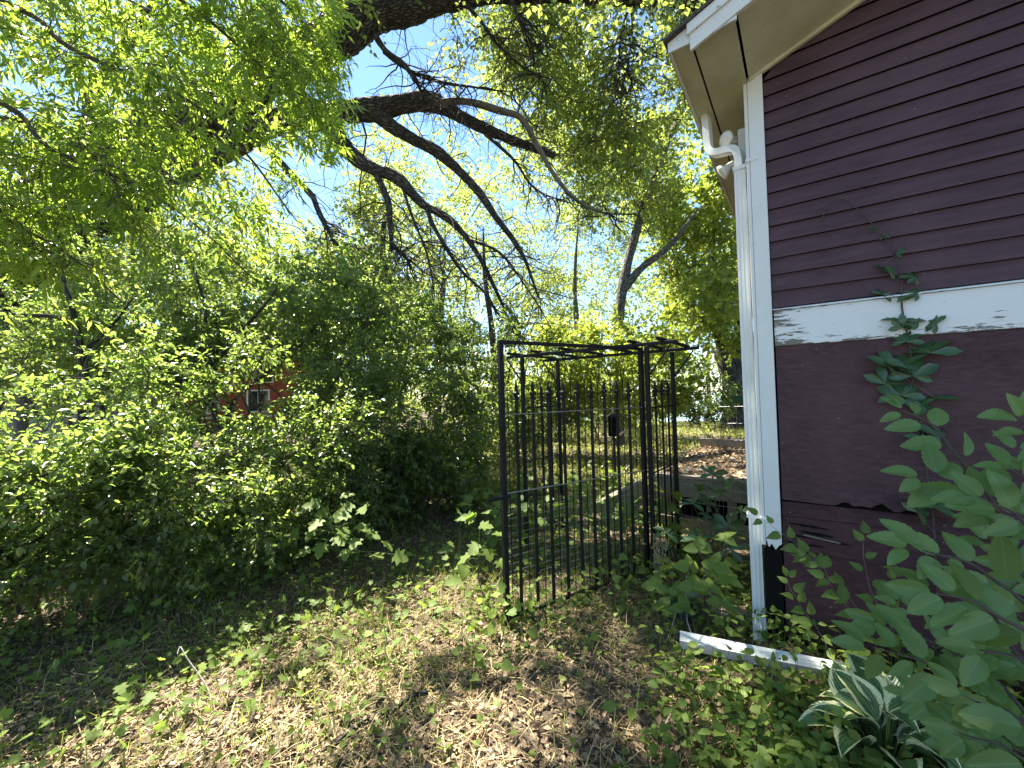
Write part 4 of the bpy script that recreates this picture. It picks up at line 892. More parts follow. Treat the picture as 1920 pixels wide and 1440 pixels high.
shrub('young_elm', 'thin stemmed sapling clump whose stems spread like a fan in the left thicket', 'tree', (-4.1,5.9), [(330,720,5.4,230,60,.6,46),(560,700,5.6,130,70,.6,30),(330,540,6.8,170,150,1.1,80),(450,440,7.0,150,90,1.0,56),(380,660,6.0,160,70,.8,34),(560,520,6.6,130,120,1.0,60)], 106, 10, 9, .064, .04, 'ovate', 'L_shrub', nst=8, rst=.028, holes=[(494,738,84,70),(200,768,66,48)], bend=.22)
shrub('tall_honeysuckle', 'tall arching honeysuckle thicket left of centre covered in small pale leaves', 'shrub', (-2.6,6.6), [(640,650,7.0,150,140,1.1,62),(700,560,7.4,150,100,1.0,44),(760,680,7.0,130,120,1.0,44),(600,750,6.6,110,60,.8,22)], 107, 9, 10, .06, .04, 'ovate', 'L_shrub', nst=9, rst=.022, holes=[(494,738,84,70)], bend=.22)
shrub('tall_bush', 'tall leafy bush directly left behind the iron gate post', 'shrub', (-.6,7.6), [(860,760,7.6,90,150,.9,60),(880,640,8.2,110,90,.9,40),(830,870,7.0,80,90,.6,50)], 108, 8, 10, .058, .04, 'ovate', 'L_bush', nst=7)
# slender dark trunks of the thicket
def pole_tree(name, label, path, rad, mat, ells, seed, L, W, lmat, per=10, lper=9, kind='far', crad=(.4,.3), branches=(), group=None, droop=.2, holes=HOLES, boughr=.012, upn=.6, sides=12, twr=.004, base=None, flecked=False, minr=.004):
    r = np.random.default_rng(seed); pts = PP(path); b0 = pts[0].copy(); b0[2] = 0 if base is None else base
    root = empty(name, b0, label, 'tree', 0, group); pts = np.concatenate([[b0-np.array([0,0,.1])], pts[1:] if abs(pts[0][2]) < .3 else pts])
    limb('trunk', pts-b0, rad, M[mat], root, sides, 50, .05, seed, .01); sk = [spline(pts, 30)[8:]-b0]
    for i, (bp, br) in enumerate(branches):
        q = PP(bp); limb('limb', q-b0, br, M[mat], root, 9, 36, .05, seed+i+1, .01); sk.append(spline(q, 20)-b0)
    if ells:
        cen = np.concatenate([ell(*e[:6], e[6], r) for e in ells]); cen = keephole(cen, holes); cen = cen[cen[:, 2] > .5]
        if flecked: cen = cen[~sunlit(cen, .15)]
        elif seed in (313, 314): cen = cen[~sunlit(cen, -.4)]
        if seed in (201, 202, 315, 316): cen = cen[~shafts(cen)]
        plantmass(root, cen-b0, crad[0]+crad[1]*r.random(len(cen)), np.concatenate(sk), r, per, lper, L, W, kind, M[lmat], M['barktwig'], droop=droop, boughr=boughr, upn=upn, twr=twr, minr=minr)
    return root
pole_tree('slender_tree', 'dark crooked trunk rising through the left thicket behind the honeysuckle', [(152,870,4.6),(152,760,4.6),(158,690,4.62),(140,600,4.65),(118,520,4.7),(100,430,4.8)], [.05,.048,.045,.04,.03,.02,.012], 'bark', [(130,430,6.6,200,110,.8,30)], 201, .064, .04, 'L_shrub', kind='ovate', crad=(.25,.2), branches=[([(150,660,4.62),(200,620,4.7),(250,560,4.8)],[.025,.018,.008]), ([(140,600,4.65),(60,590,4.6),(-30,585,4.5)],[.025,.02,.014])], boughr=.008, twr=.0025)
pole_tree('slender_tree', 'thin dark leaning trunk left of the red house in the thicket', [(290,900,5.0),(300,770,5.0),(350,700,5.05),(385,600,5.1),(365,500,5.2),(345,430,5.3)], [.035,.034,.03,.026,.02,.014,.008], 'bark', [(330,400,6.8,160,90,.8,26)], 202, .064, .04, 'L_shrub', kind='ovate', crad=(.25,.2), branches=[([(300,790,5.0),(400,680,5.1),(480,590,5.2),(520,540,5.3)],[.03,.026,.02,.008])], boughr=.008, twr=.0025)
pole_tree('slender_tree', 'dark sloping sapling stem crossing in front of the red house', [(420,880,5.2),(430,765,5.2),(500,700,5.3),(555,655,5.4),(600,600,5.5)], [.026,.024,.022,.018,.012,.006], 'bark', [(600,560,5.6,80,70,.6,30)], 203, .05, .032, 'L_shrub', kind='ovate', crad=(.22,.18), boughr=.007, twr=.0022)
pole_tree('slender_tree', 'short dark sapling stem right of the red house', [(590,900,5.6),(592,780,5.6),(640,700,5.7),(690,640,5.8)], [.024,.022,.018,.01], 'bark', [(690,610,5.9,80,60,.6,30)], 204, .05, .032, 'L_shrub', kind='ovate', crad=(.22,.18), boughr=.007, twr=.0022)

# ------------------------------------------------------------------ trees behind
pole_tree('maple_tree', 'leaning pale barked maple with a forked trunk beyond the arbour', [(1158,800,12),(1160,640,12),(1166,545,12.1),(1195,425,12.2),(1240,300,12.4),(1285,180,12.7),(1310,80,13)], [.21,.18,.16,.145,.12,.09,.06,.03], 'barkgreyf',
    [(1180,560,14.5,190,90,1.6,90),(1060,520,14,150,120,1.6,90),(1300,320,13.6,120,150,1.4,80),(1250,655,13.5,150,50,1.4,50),(1350,500,13.8,110,130,1.4,55),(1040,640,13.5,170,60,1.5,55),(1150,330,14.5,140,130,1.6,50),(1310,560,12.5,90,50,1.0,26)], 301, .105, .10, 'L_maple', flecked=True, per=11, lper=8, kind='maple', crad=(.4,.35), branches=[([(1168,545,12.1),(1200,505,12),(1255,462,12),(1310,390,12)],[.13,.11,.08,.03]),([(1240,300,12.4),(1262,240,12.3),(1310,150,12.5)],[.08,.05,.02])])
pole_tree('forked_tree', 'stout dark tree forked low into two trunks close to the white corner board', [(1378,812,15.7),(1376,740,15.7),(1366,690,15.7),(1348,610,15.7),(1338,540,15.8),(1335,430,16)], [.50,.42,.36,.28,.22,.16,.1], 'bark',
    [(1340,440,16,110,140,2.0,70),(1300,600,16.5,100,70,1.6,40),(1420,400,16,120,180,2,50)], 302, .13, .11, 'L_maple', kind='maple', per=10, lper=8, crad=(.5,.4), branches=[([(1372,715,15.7),(1388,640,15.6),(1398,560,15.5),(1412,460,15.5)],[.34,.30,.26,.16]),([(1378,720,15.7),(1400,680,15.8),(1430,600,16)],[.2,.17,.12])])
pole_tree('bright_tree', 'bright yellow green tree standing in full sun at the far left', [(40,790,11),(44,700,11),(60,600,11),(70,500,11)], [.16,.14,.11,.07], 'barkpale', [(60,640,11,130,80,1.5,70),(150,700,12,120,60,1.4,50),(20,520,12,160,120,2,80),(180,560,13,140,120,2,80)], 303, .10, .08, 'L_far', kind='far', crad=(.45,.3), holes=[(200,760,50,35)])
bg = [('backlit_tree', 'tall backlit tree left of centre behind the thicket', [(700,860,13),(700,700,13),(715,560,13),(720,420,13.2),(735,330,13.5)], [(700,470,13,130,130,2,110),(720,600,12.5,150,90,2,90),(760,380,13.5,110,90,2,60),(600,600,13,130,110,2,70)], 311),
      ('backlit_tree', 'loose pale green tree in the middle distance above the gate post', [(930,800,15),(925,650,15),(910,520,15),(905,420,15)], [(920,560,15,140,110,2.4,100),(880,460,15.5,120,110,2.2,95),(905,400,15.5,70,80,1.5,40),(970,660,14.5,110,60,2,60),(1010,450,16,110,100,2,45)], 312),
      ('backlit_tree', 'thin pale trunked tree seen between arbour and maple', [(1085,800,20),(1082,640,20),(1078,520,20),(1085,400,20)], [(1080,560,20,110,90,2.5,60),(1060,430,20,140,150,2.5,120),(1085,400,20,60,80,1.5,30),(1070,290,21,150,140,2.5,90),(1110,660,19,90,60,2,40)], 313),
      ('backlit_tree', 'crowded tree behind the tall honeysuckle, full of small lights', [(820,830,17),(822,680,17),(830,540,17.2),(835,430,17.5)], [(830,540,17,130,130,2.6,90),(800,660,16.5,120,80,2.4,80),(850,420,17.5,110,100,2.2,80),(850,300,19,170,130,2.5,120),(960,270,20,150,140,2.5,100),(740,350,19,60,90,2,30)], 314),
      ('backlit_tree', 'far tree at the left showing bright gaps above the sapling fan', [(260,780,16),(255,640,16),(250,500,16.2),(245,330,16.5)], [(260,470,16,180,150,2.6,110),(400,420,16.5,150,120,2.5,80),(120,400,16.5,170,170,2.6,90),(450,600,15,120,110,2.4,60)], 315),
      ('backlit_tree', 'far left tree closing the upper corner behind the ash boughs', [(-60,760,14),(-50,560,14),(-30,350,14.2),(0,150,14.5)], [(0,250,14,240,210,3,130),(230,200,15,210,170,3,110),(400,120,15,190,160,3,80),(520,30,16,150,110,2.5,40)], 316)]
for nm, lb, path, els, sd in bg:
    pole_tree(nm, lb, path, [.16,.15,.12,.08,.012], 'barkpale' if sd == 313 else 'bark', els, sd, .10, .075, 'L_far', per=11, lper=8, crad=(.5,.4), holes=HOLES+[(492,738,64,44),(200,768,60,44)], minr=.008, flecked=sd not in (313, 314))
shrub('rounded_shrub', 'dark rounded evergreen shrub standing on the sunny lawn before the lake', 'shrub', G(1318,806), [(1318,740,13,50,55,.8,50)], 120, 9, 9, .09, .06, 'far', 'L_bush', nst=4, crad=(.3,.2))
shrub('hedge_shrub', 'sunny hedge shrub at the lawn edge behind the arbour', 'shrub', G(1180,806), [(1190,740,13.5,90,60,1.2,80),(1080,760,14,90,55,1.2,60)], 121, 9, 9, .09, .065, 'far', 'L_far', nst=5, crad=(.35,.25), flecked=False)
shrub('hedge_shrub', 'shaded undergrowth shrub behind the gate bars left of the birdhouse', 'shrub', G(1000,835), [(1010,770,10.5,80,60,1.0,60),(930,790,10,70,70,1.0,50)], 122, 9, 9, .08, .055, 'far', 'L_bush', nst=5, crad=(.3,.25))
shrub('understorey_shrub', 'bright leafy undergrowth mass behind the arbour hiding the maple foot', 'shrub', G(1120,835), [(1130,670,10.5,170,80,1.2,95),(1230,710,10,80,70,1.0,40),(1030,690,10.5,100,90,1.0,56),(1150,765,10,120,30,.8,24)], 123, 9, 8, .085, .07, 'maple', 'L_maple', nst=6, crad=(.3,.25))
# the far wood: one mass
r = np.random.default_rng(60); n = 1500; th = np.radians(r.uniform(-62, 42, n)); dd = r.uniform(26, 46, n); hh = r.uniform(0, 1, n)**1.25*np.where(th < math.radians(-24), 13, 21)
cen = np.stack([dd*np.sin(th), dd*np.cos(th), hh+.2], -1); x, y, d = pix(cen)
keep = ~((x > 1225) & (y > 705)) & ~((y < 200) & (x > 450)); cen = keephole(cen[keep], HOLES+[(492,738,50,36),(205,765,50,34)])
tw = twigs_of(cen, np.full(len(cen), 1.5), 12, r, .2); data = twig_leaves(tw, 8, .24, .17, 'far', r, upn=.6)
o = leafobj('distant_wood', data, M['L_far']); 
r = np.random.default_rng(61); tr = MB()
for i in range(46):
    t_ = math.radians(r.uniform(-55, 40)); d_ = r.uniform(26, 42); b = np.array([d_*math.sin(t_), d_*math.cos(t_), -.4]); tr.tube([b, b+np.array([r.normal()*.3,0,3.5]), b+np.array([r.normal()*.8,0,7])], [.16,.12,.015], 6)
o = tr.build('distant_trunks', M['barkpale'], None, smooth=True); o['kind'] = 'stuff'
# ------------------------------------------------------------------ houses and shed glimpsed through the thicket
M['redwall'] = varied('red_clapboard', (.26,.045,.028), (.34,.075,.042), 8, .7, (1,1,6))
M['redtrim'] = plain('red_trim', (.36,.05,.045), .6)
M['greywall'] = varied('pale_grey_wall', (.42,.41,.38), (.52,.51,.48), 5, .8)
M['roofing'] = varied('brown_roofing', (.06,.05,.045), (.11,.09,.08), 30, .95)
M['trim'] = plain('white_trim', (.72,.72,.69), .6)
M['brownrail'] = varied('brown_porch_wood', (.12,.065,.045), (.2,.12,.085), 10, .8)
M['greyplank'] = varied('grey_plank', (.17,.155,.135), (.30,.28,.25), 7, .9, (8,8,.8))
c0 = P(490, 745, 24.0); c0[2] = 0; rr = math.radians(24)
rh = empty('red_house', c0, 'red clapboard house with white windows glimpsed through the left thicket', 'house', rr)
mb = MB(); mb.prism([(-4.2,-.2),(4.2,-.2),(4.2,4.0),(0,6.4),(-4.2,4.0)], .03, 8); mb.build('wall', M['redwall'], rh)
zz = .2; 
while zz < 3.9: MB().hexa([(-4.2,.0,zz),(4.2,.0,zz),(4.2,.029,zz),(-4.2,.029,zz),(-4.2,.015,zz+.19),(4.2,.015,zz+.19),(4.2,.029,zz+.19),(-4.2,.029,zz+.19)]).build('clapboard', M['redwall'], rh); zz += .19
for s in (-1, 1): MB().hexa([(s*4.7,-.4,3.73),(0,-.4,6.42),(0,8.3,6.42),(s*4.7,8.3,3.73),(s*4.7,-.4,3.87),(0,-.4,6.56),(0,8.3,6.56),(s*4.7,8.3,3.87)]).build('roof', M['roofing'], rh)
for (x, z, w, h) in ((-.15,1.05,1.0,1.15),(-2.6,1.05,1.0,1.15),(2.4,1.05,1.0,1.15),(.1,2.75,.9,1.0)):
    f = MB(); f.box((x-w/2-.08,-.035,z-.08),(x-w/2,.0,z+h+.08)); f.box((x+w/2,-.035,z-.08),(x+w/2+.08,.0,z+h+.08)); f.box((x-w/2,-.035,z-.08),(x+w/2,.0,z)); f.box((x-w/2,-.035,z+h),(x+w/2,.0,z+h+.08)); f.box((x-.03,-.03,z),(x+.03,-.001,z+h))
    w_ = f.build('window', M['trim'], rh); MB().box((x-w/2,-.012,z),(x-.031,-.002,z+h)).build('pane', M['glass'], w_); MB().box((x+.031,-.012,z),(x+w/2,-.002,z+h)).build('pane', M['glass'], w_)
    MB().box((x+w/2+.081,-.033,z-.08),(x+w/2+.30,-.001,z+h+.08)).build('shutter', M['redtrim'], rh)
MB().box((-4.3,-.5,.72),(4.3,-.41,.82)).build('porch_rail', M['trim'], rh)
MB().box((-4.3,-.6,-.1),(4.3,-.08,.5)).build('porch_base', M['brownrail'], rh)
c0 = P(205, 765, 22.0); c0[2] = 0
gh = empty('grey_house', c0, 'pale grey house with a columned porch glimpsed at the left', 'house', math.radians(28))
MB().prism([(-3.5,-.2),(3.2,-.2),(3.2,3.0),(-.1,4.6),(-3.5,3.0)], 1.6, 8).build('wall', M['greywall'], gh)
for s, x0 in ((-1,-3.9),(1,3.6)): MB().hexa([(x0,-.2,2.75),(-.1,-.2,4.62),(-.1,8.3,4.62),(x0,8.3,2.75),(x0,-.2,2.87),(-.1,-.2,4.74),(-.1,8.3,4.74),(x0,8.3,2.87)]).build('roof', M['roofing'], gh)
MB().box((-3.5,.0,.55),(3.2,1.59,.68)).build('porch_floor', M['brownrail'], gh); MB().box((-3.5,.03,-.1),(3.2,.08,.54)).build('porch_base', M['brownrail'], gh)
for x in (-3.4,-1.2,.45,1.6,3.05): MB().box((x-.07,.02,.69),(x+.07,.16,2.7)).build('column', M['trim'], gh)
MB().box((-3.5,.05,1.15),(3.2,.12,1.22)).build('porch_rail', M['brownrail'], gh)
for x in (-2.2,-.35,2.3):
    w_ = MB().box((x-.55,1.55,1.25),(x+.55,1.595,2.45)).build('window', M['trim'], gh); MB().box((x-.47,1.54,1.33),(x-.03,1.549,2.37)).build('pane', M['glass'], w_); MB().box((x+.03,1.54,1.33),(x+.47,1.549,2.37)).build('pane', M['glass'], w_)
c0 = P(-60, 800, 11.5); c0[2] = 0; fn = empty('plank_fence', c0, 'weathered grey plank fence at the far left edge of the yard', 'fence', math.radians(20)); r = random.Random(8)
for i in range(14): MB().box((i*.148,r.uniform(-.004,.004),.0),(i*.148+.14,.022,1.62+r.uniform(-.03,.03))).build('plank', M['greyplank'], fn)
for zz in (.4,1.25): MB().box((-.02,.0225,zz),(2.1,.06,zz+.09)).build('rail', M['greyplank'], fn)

# ------------------------------------------------------------------ the broad leaved shrub in the right foreground, every leaf its own
r = np.random.default_rng(77)
bs = np.array([1.95, 1.05, 0.0]); br_ = empty('broad_leaved_shrub', bs, 'large leaved grey green shrub reaching in at the right foreground', 'shrub')
bl = leafmesh('broad', M['L_big'], 'bigleaf')
byel = leafmesh('broad', M['L_vine'], 'yellowleaf')
TOC = np.array([-.35,-.75,.55])
def spray(path, per, L, root, off, me, r, rad=.006, mat='barktwig', tipleaf=True, nn=TOC, W=.56, pet=.02, alt=None, t0=.25, yel=0):
    pts = PP(path); C = spline(pts, 30); limb('stem', C[::3]-off, [rad, rad*.7, rad*.3], M[mat], root, 6, 24, .03, 5, .004)
    for i in range(per):
        t = t0+(1-t0)*(i+.3)/per; j = min(int(t*29), 28); p = C[j]; T = nrm(C[j+1]-C[j]); s = nrm(np.cross(T, nn))*(1 if i % 2 else -1)
        A = nrm(T*.75 + s*.75 + r.normal(size=3)*.18 + np.array([0,0,-.1])); Lf = L*(.75+.5*r.random())*(1-.25*t)
        b = p + A*pet; MBp = None
        m_ = byel if r.random() < yel else me
        setleaf(m_, b, A, nn + r.normal(size=3)*.28 + np.array([0,0,.25]), Lf, Lf*W*(.9+.25*r.random()), root, poff=off)
    if tipleaf: setleaf(me, C[-1], nrm(C[-1]-C[-3])+r.normal(size=3)*.1, nn+r.normal(size=3)*.2, L*.75, L*.75*W, root, poff=off)
big = [([(1990,1150,1.05),(1930,1010,1.08),(1850,940,1.12),(1780,905,1.17),(1720,890,1.2)],8,.13),
       ([(1900,1010,1.1),(1830,900,1.2),(1770,820,1.27),(1715,780,1.32),(1690,765,1.35)],7,.105),
       ([(2000,1250,1.0),(1920,1130,1.05),(1840,1070,1.08),(1760,1040,1.1),(1700,1020,1.12)],8,.135),
       ([(2020,1280,.95),(1940,1190,.98),(1860,1150,1.0),(1800,1120,1.02),(1745,1110,1.05)],7,.14),
       ([(1990,1420,1.0),(1880,1320,1.1),(1780,1270,1.2),(1700,1230,1.25),(1620,1210,1.3)],9,.135),
       ([(1960,1380,1.1),(1860,1270,1.2),(1780,1220,1.28),(1700,1190,1.3),(1640,1165,1.35)],8,.13),
       ([(2010,900,1.0),(1960,840,1.0),(1930,800,1.0),(1915,780,1.0)],4,.10),
       ([(2000,1000,1.0),(1960,930,1.02),(1925,900,1.02),(1890,870,1.04)],4,.10),
       ([(2000,1200,1.3),(1930,1080,1.35),(1880,1000,1.4),(1830,960,1.45)],7,.11),
       ([(1980,1440,1.2),(1900,1360,1.3),(1820,1330,1.35),(1740,1310,1.4)],8,.12),
       ([(2000,1480,1.0),(1920,1420,1.05),(1850,1390,1.1),(1790,1370,1.15)],7,.12),
       ([(1990,1350,1.3),(1930,1250,1.4),(1880,1190,1.45),(1840,1130,1.5)],7,.11),
       ([(1960,1500,1.3),(1900,1430,1.35),(1850,1410,1.4),(1780,1400,1.45)],7,.11)]
big += [([(2010,1100,.98),(1950,1000,1.0),(1890,960,1.02),(1840,930,1.05)],6,.12), ([(2020,1330,.95),(1950,1260,.97),(1890,1230,1.0),(1830,1215,1.02)],6,.125),
        ([(2000,1420,.9),(1930,1360,.95),(1870,1330,1.0),(1800,1300,1.05)],7,.12), ([(1990,1300,1.5),(1900,1220,1.55),(1820,1180,1.6),(1740,1150,1.65),(1680,1130,1.7)],9,.11),
        ([(2000,1180,1.2),(1940,1100,1.2),(1900,1060,1.22),(1850,1010,1.25)],6,.12), ([(1990,1460,1.4),(1900,1400,1.45),(1840,1370,1.5),(1770,1330,1.55),(1700,1300,1.6)],9,.11),
        ([(2020,1050,1.2),(1970,960,1.2),(1940,900,1.2),(1900,840,1.25)],5,.11), ([(2000,1250,1.7),(1920,1160,1.7),(1860,1120,1.72),(1800,1080,1.75)],7,.10)]
for i, (pth, per, L_) in enumerate(big): spray(pth, per+1, L_*.84, br_, bs, bl, r, yel=.07)
for q in ((1990,1150,1.05),(2000,1250,1.0),(1990,1420,1.0),(2000,1200,1.3),(1980,1440,1.2)): limb('stem', np.array([bs, (bs+P(*q))/2+np.array([.05,0,.1]), P(*q)])-bs, [.016,.012,.007], M['barktwig'], br_, 7, 20, .04, 3)

# the thin leafy vine scrambling before the skirt boards
vb = G(1500, 1235); vn = empty('scrambling_vine', vb, 'light green vine with pointed leaves scrambling low against the maroon boards', 'vine'); vl = leafmesh('point', M['L_vine'], 'vineleaf')
for pth, per, L_ in (([(1640,1190,2.0),(1590,1120,2.05),(1530,1060,2.1),(1480,1010,2.15),(1420,965,2.2)],11,.085), ([(1630,1200,2.0),(1600,1150,2.0),(1560,1100,2.0),(1540,1060,2.05),(1510,1040,2.1)],9,.085), ([(1660,1180,1.95),(1640,1120,1.95),(1620,1060,2.0),(1622,1000,2.05)],5,.09), ([(1560,1230,2.1),(1520,1160,2.15),(1490,1120,2.15),(1475,1080,2.2)],8,.075), ([(1680,1200,1.9),(1660,1140,1.9),(1680,1080,1.95)],5,.085)):
    spray(pth, per, L_, vn, vb, vl, r, rad=.0025, mat='barkpale', W=.62, pet=.015)

# Virginia creeper on the wall: five leaflets per leaf
cb = wallpt(1745, 1000, .03); cb[2] = 0; vc = empty('virginia_creeper', cb, 'five leaflet creeper climbing across the white band and maroon clapboards', 'vine'); cm = leafmesh('creeper', M['L_creeper'], 'creeperleaf')
cpath = [(1760,1180),(1752,1000),(1740,900),(1720,800),(1712,720),(1706,650),(1695,600),(1690,560),(1690,520),(1680,480),(1655,440),(1615,400),(1590,376),(1562,376),(1545,400),(1540,432)]
cp = np.array([wallpt(x, y, .030 if y > 540 else .022) for x, y in cpath]); limb('stem', cp-cb, [.004]*9+[.0025]*6+[.0012], M['barktwig'], vc, 6, 90, .03, 6)
def fiveleaf(px, py, off, L, rot, n=5, tilt=.35):
    L *= 1.3 if py > 640 else 1.12
    c = wallpt(px, py, off); nn = -E2*.8+np.array([0,0,.45])+r.normal(size=3)*tilt; nn = nrm(nn); u = nrm(np.cross(nn, (0,0,1.))); v = np.cross(nn, u)
    j = np.argmin(np.linalg.norm(cp-c, axis=1)); limb('petiole', np.array([cp[j], (cp[j]+c)/2-E2*.02, c])-cb, [.0018,.0014,.001], M['barkpale'], vc, 5, 8, .0, 2)
    for a in ((-2.3,-1.15,0,1.15,2.3) if n == 5 else (-1,0,1)):
        th = a*.75+rot; ax = u*math.sin(th) + v*-math.cos(th)
        Lf = L*(1-.1*abs(a))*(.85+.3*r.random()); setleaf(cm, c, ax-nn*.12, nn+r.normal(size=3)*.2, Lf*1.1, Lf*.5, vc, poff=cb)
for q in ((1745,662,.07,.105,.3),(1712,705,.06,.09,-.2),(1700,690,.06,.09,-.9),(1668,690,.05,.095,-.9),(1690,742,.07,.085,.1),(1660,720,.05,.085,-.7),(1755,748,.05,.09,.5),(1738,770,.06,.085,0),(1700,640,.05,.075,0),(1678,600,.04,.07,-.6),(1722,605,.05,.055,.8),(1692,614,.05,.06,0),(1757,607,.04,.055,1.2),(1705,556,.04,.06,.2),(1720,550,.035,.05,1.2),(1655,552,.03,.06,-.8),(1716,520,.03,.055,1.3),(1668,512,.03,.05,-.9),(1680,478,.025,.04,-.4),(1650,500,.03,.035,-.8),(1660,445,.02,.025,0),(1640,430,.02,.022,1),(1740,830,.06,.08,.2),(1762,820,.05,.07,.8),(1752,952,.08,.085,-.4),(1720,960,.08,.08,-.8)): fiveleaf(*q)

# variegated hosta
hb_ = G(1662, 1462); hs = empty('hosta', hb_, 'variegated hosta with cream edged leaves at the bottom right', 'plant'); hm = leafmesh('hosta', M['L_hosta'])
for i in range(34):
    a = r.uniform(0, 2*math.pi); e = r.uniform(.15, 1.0); ax = np.array([math.cos(a), math.sin(a), e]); b = hb_+np.array([math.cos(a), math.sin(a), 0])*r.uniform(.02,.14)+np.array([0,0,r.uniform(.12,.28)])
    mid = hb_*.4+b*.6; MB().tube(np.array([hb_, mid, b])-hb_, [.005,.004,.003], 5).build('leaf_stalk', M['L_vine'], hs)
    L_ = r.uniform(.14,.22); setleaf(hm, b, ax+np.array([0,0,-.15]), np.array([-.1*math.cos(a),-.1*math.sin(a),1.])+r.normal(size=3)*.25, L_, L_*.6, hs, poff=hb_)

# palmate plants by the deck and young maples by the path
def palmate(name, label, base, heads, L, mat, key, r, lob=5, cat='plant', hang=.1, kind='creeper', W=.42, dn=.0, rs=.004):
    root = empty(name, base, label, cat); me = leafmesh(kind, M[mat], key)
    for hd in heads:
        c = P(*hd); limb('stem', np.array([base+r.normal(size=3)*np.array([.03,.03,0]), base*.4+c*.6+r.normal(size=3)*.03+np.array([0,0,.04]), c])-base, [rs, rs*.8, rs*.5], M['barkpale'], root, 5, 14, .02, 4)
        nn = np.array([-.2,-.5,.8])+r.normal(size=3)*.35; nn = nrm(nn); u = nrm(np.cross(nn, (.2,.1,1.))); v = np.cross(nn, u)
        for k in range(lob):
            th = (k-(lob-1)/2)*2.0*math.pi*.8/lob + r.normal()*.12; ax = -v*math.cos(th)+u*math.sin(th)
            Lf = L*(.8+.4*r.random()); setleaf(me, c, ax-nn*hang+np.array([0,0,-dn]), nn+r.normal(size=3)*.15, Lf, Lf*W, root, poff=base)
    return root
palmate('peony_plant', 'bushy plant with deeply cut leaves in front of the dark deck opening', G(1350,1075), [(1325,915,3.3),(1350,925,3.2),(1375,910,3.3),(1340,975,3.2),(1365,985,3.15),(1300,945,3.3),(1310,1010,3.1),(1370,1030,3.1),(1250,1000,3.2),(1335,890,3.4),(1390,960,3.2),(1330,945,3.25)], .12, 'L_creeper', 'peonyleaf', r)
palmate('leafy_weed', 'lush green weed clump at the foot of the white downspout', G(1330,1170), [(1290,1060,2.8),(1340,1060,2.75),(1370,1090,2.7),(1300,1100,2.75),(1250,1060,2.9),(1350,1130,2.65),(1360,1010,2.85),(1345,1080,2.8),(1310,1030,2.9),(1270,1110,2.8),(1230,1100,2.85),(1370,1060,2.8),(1330,1100,2.7),(1280,1140,2.7),(1240,1140,2.75)], .10, 'L_cover', 'weedleaf', r, lob=3, W=.68, kind='point')
mk = leafmesh('maple', M['L_cover'], 'mapleleaf')
def sapling(label, base, heads, L, r, lmat='L_vine'):
    root = empty('maple_sapling', base, label, 'sapling', group='young maples beside the path')
    hp = np.array([P(*h) for h in heads]); top = hp.mean(0)+np.array([0,0,.02]); C = spline([base, base*.6+top*.4+r.normal(size=3)*.02, top], 20); limb('stem', C-base, [.006,.004,.003], M['barktwig'], root, 6, 20, .02, 4)
    for hd in heads:
        c = P(*hd); j = int(np.clip(8+11*(1-abs(c[2]-top[2])/.35), 6, 19)); limb('petiole', np.array([C[j], (C[j]+c)/2+np.array([0,0,.03]), c])-base, [.0025,.002,.0015], M['L_vine'], root, 5, 10, .02, 4)
        ax = nrm((c-C[j])*np.array([4,4,1])+np.array([r.normal()*.7, -.45, -.35])); setleaf(mk, c, ax, np.array([0,-.45,.9])+r.normal(size=3)*.3, L*(.8+.4*r.random()), L, root, poff=base)
sapling('maple sapling with large lobed leaves before the dark bush', G(640,1110), [(600,945,3.5),(655,965,3.4),(680,950,3.5),(630,1005,3.4),(600,975,3.4),(670,1010,3.4),(700,1040,3.35),(580,1030,3.4),(545,1015,3.5),(640,930,3.6),(660,945,3.55),(615,960,3.6),(590,990,3.5),(670,985,3.5),(640,990,3.45),(605,1020,3.45),(650,1030,3.4),(690,1000,3.5),(720,1015,3.5),(560,1000,3.5),(740,1040,3.4),(625,965,3.5),(575,955,3.6)], .125, r)
sapling('young maple with sunlit leaves by the gate post foot', G(910,1125), [(900,985,3.2),(925,1000,3.15),(915,1030,3.1),(935,1050,3.05),(880,1040,3.2),(870,1060,3.1),(860,1085,3.0),(895,1020,3.15)], .12, r)
sapling('tiny maple seedling with bright leaves on the open litter', G(300,1355), [(300,1315,2.25),(322,1325,2.25),(285,1335,2.2),(310,1340,2.2)], .09, r)
# wilted cut stems draped at the gate's right end
wb = G(1232, 1110); wp = empty('wilted_plant', wb, 'withered tan plant hanging limp at the right end of the gate', 'plant'); wm_ = leafmesh('creeper', M['L_wilt'], 'wiltleaf')
for i in range(5):
    q = P(1225+i*7, 1000+i*5, 3.25); limb('stem', np.array([wb, (wb+q)/2, q, q+np.array([.03,-.02,-.1])])-wb, [.004,.003,.002,.001], M['barkgrey'], wp, 5, 16, .02, i)
for i in range(34):
    b = P(1222+r.uniform(0,36), 1000+r.uniform(0,90), 3.22); setleaf(wm_, b, np.array([r.normal()*.25, r.normal()*.2, -1]), np.array([r.normal()*.5,-1,.2]), r.uniform(.05,.10), .022, wp, poff=wb)

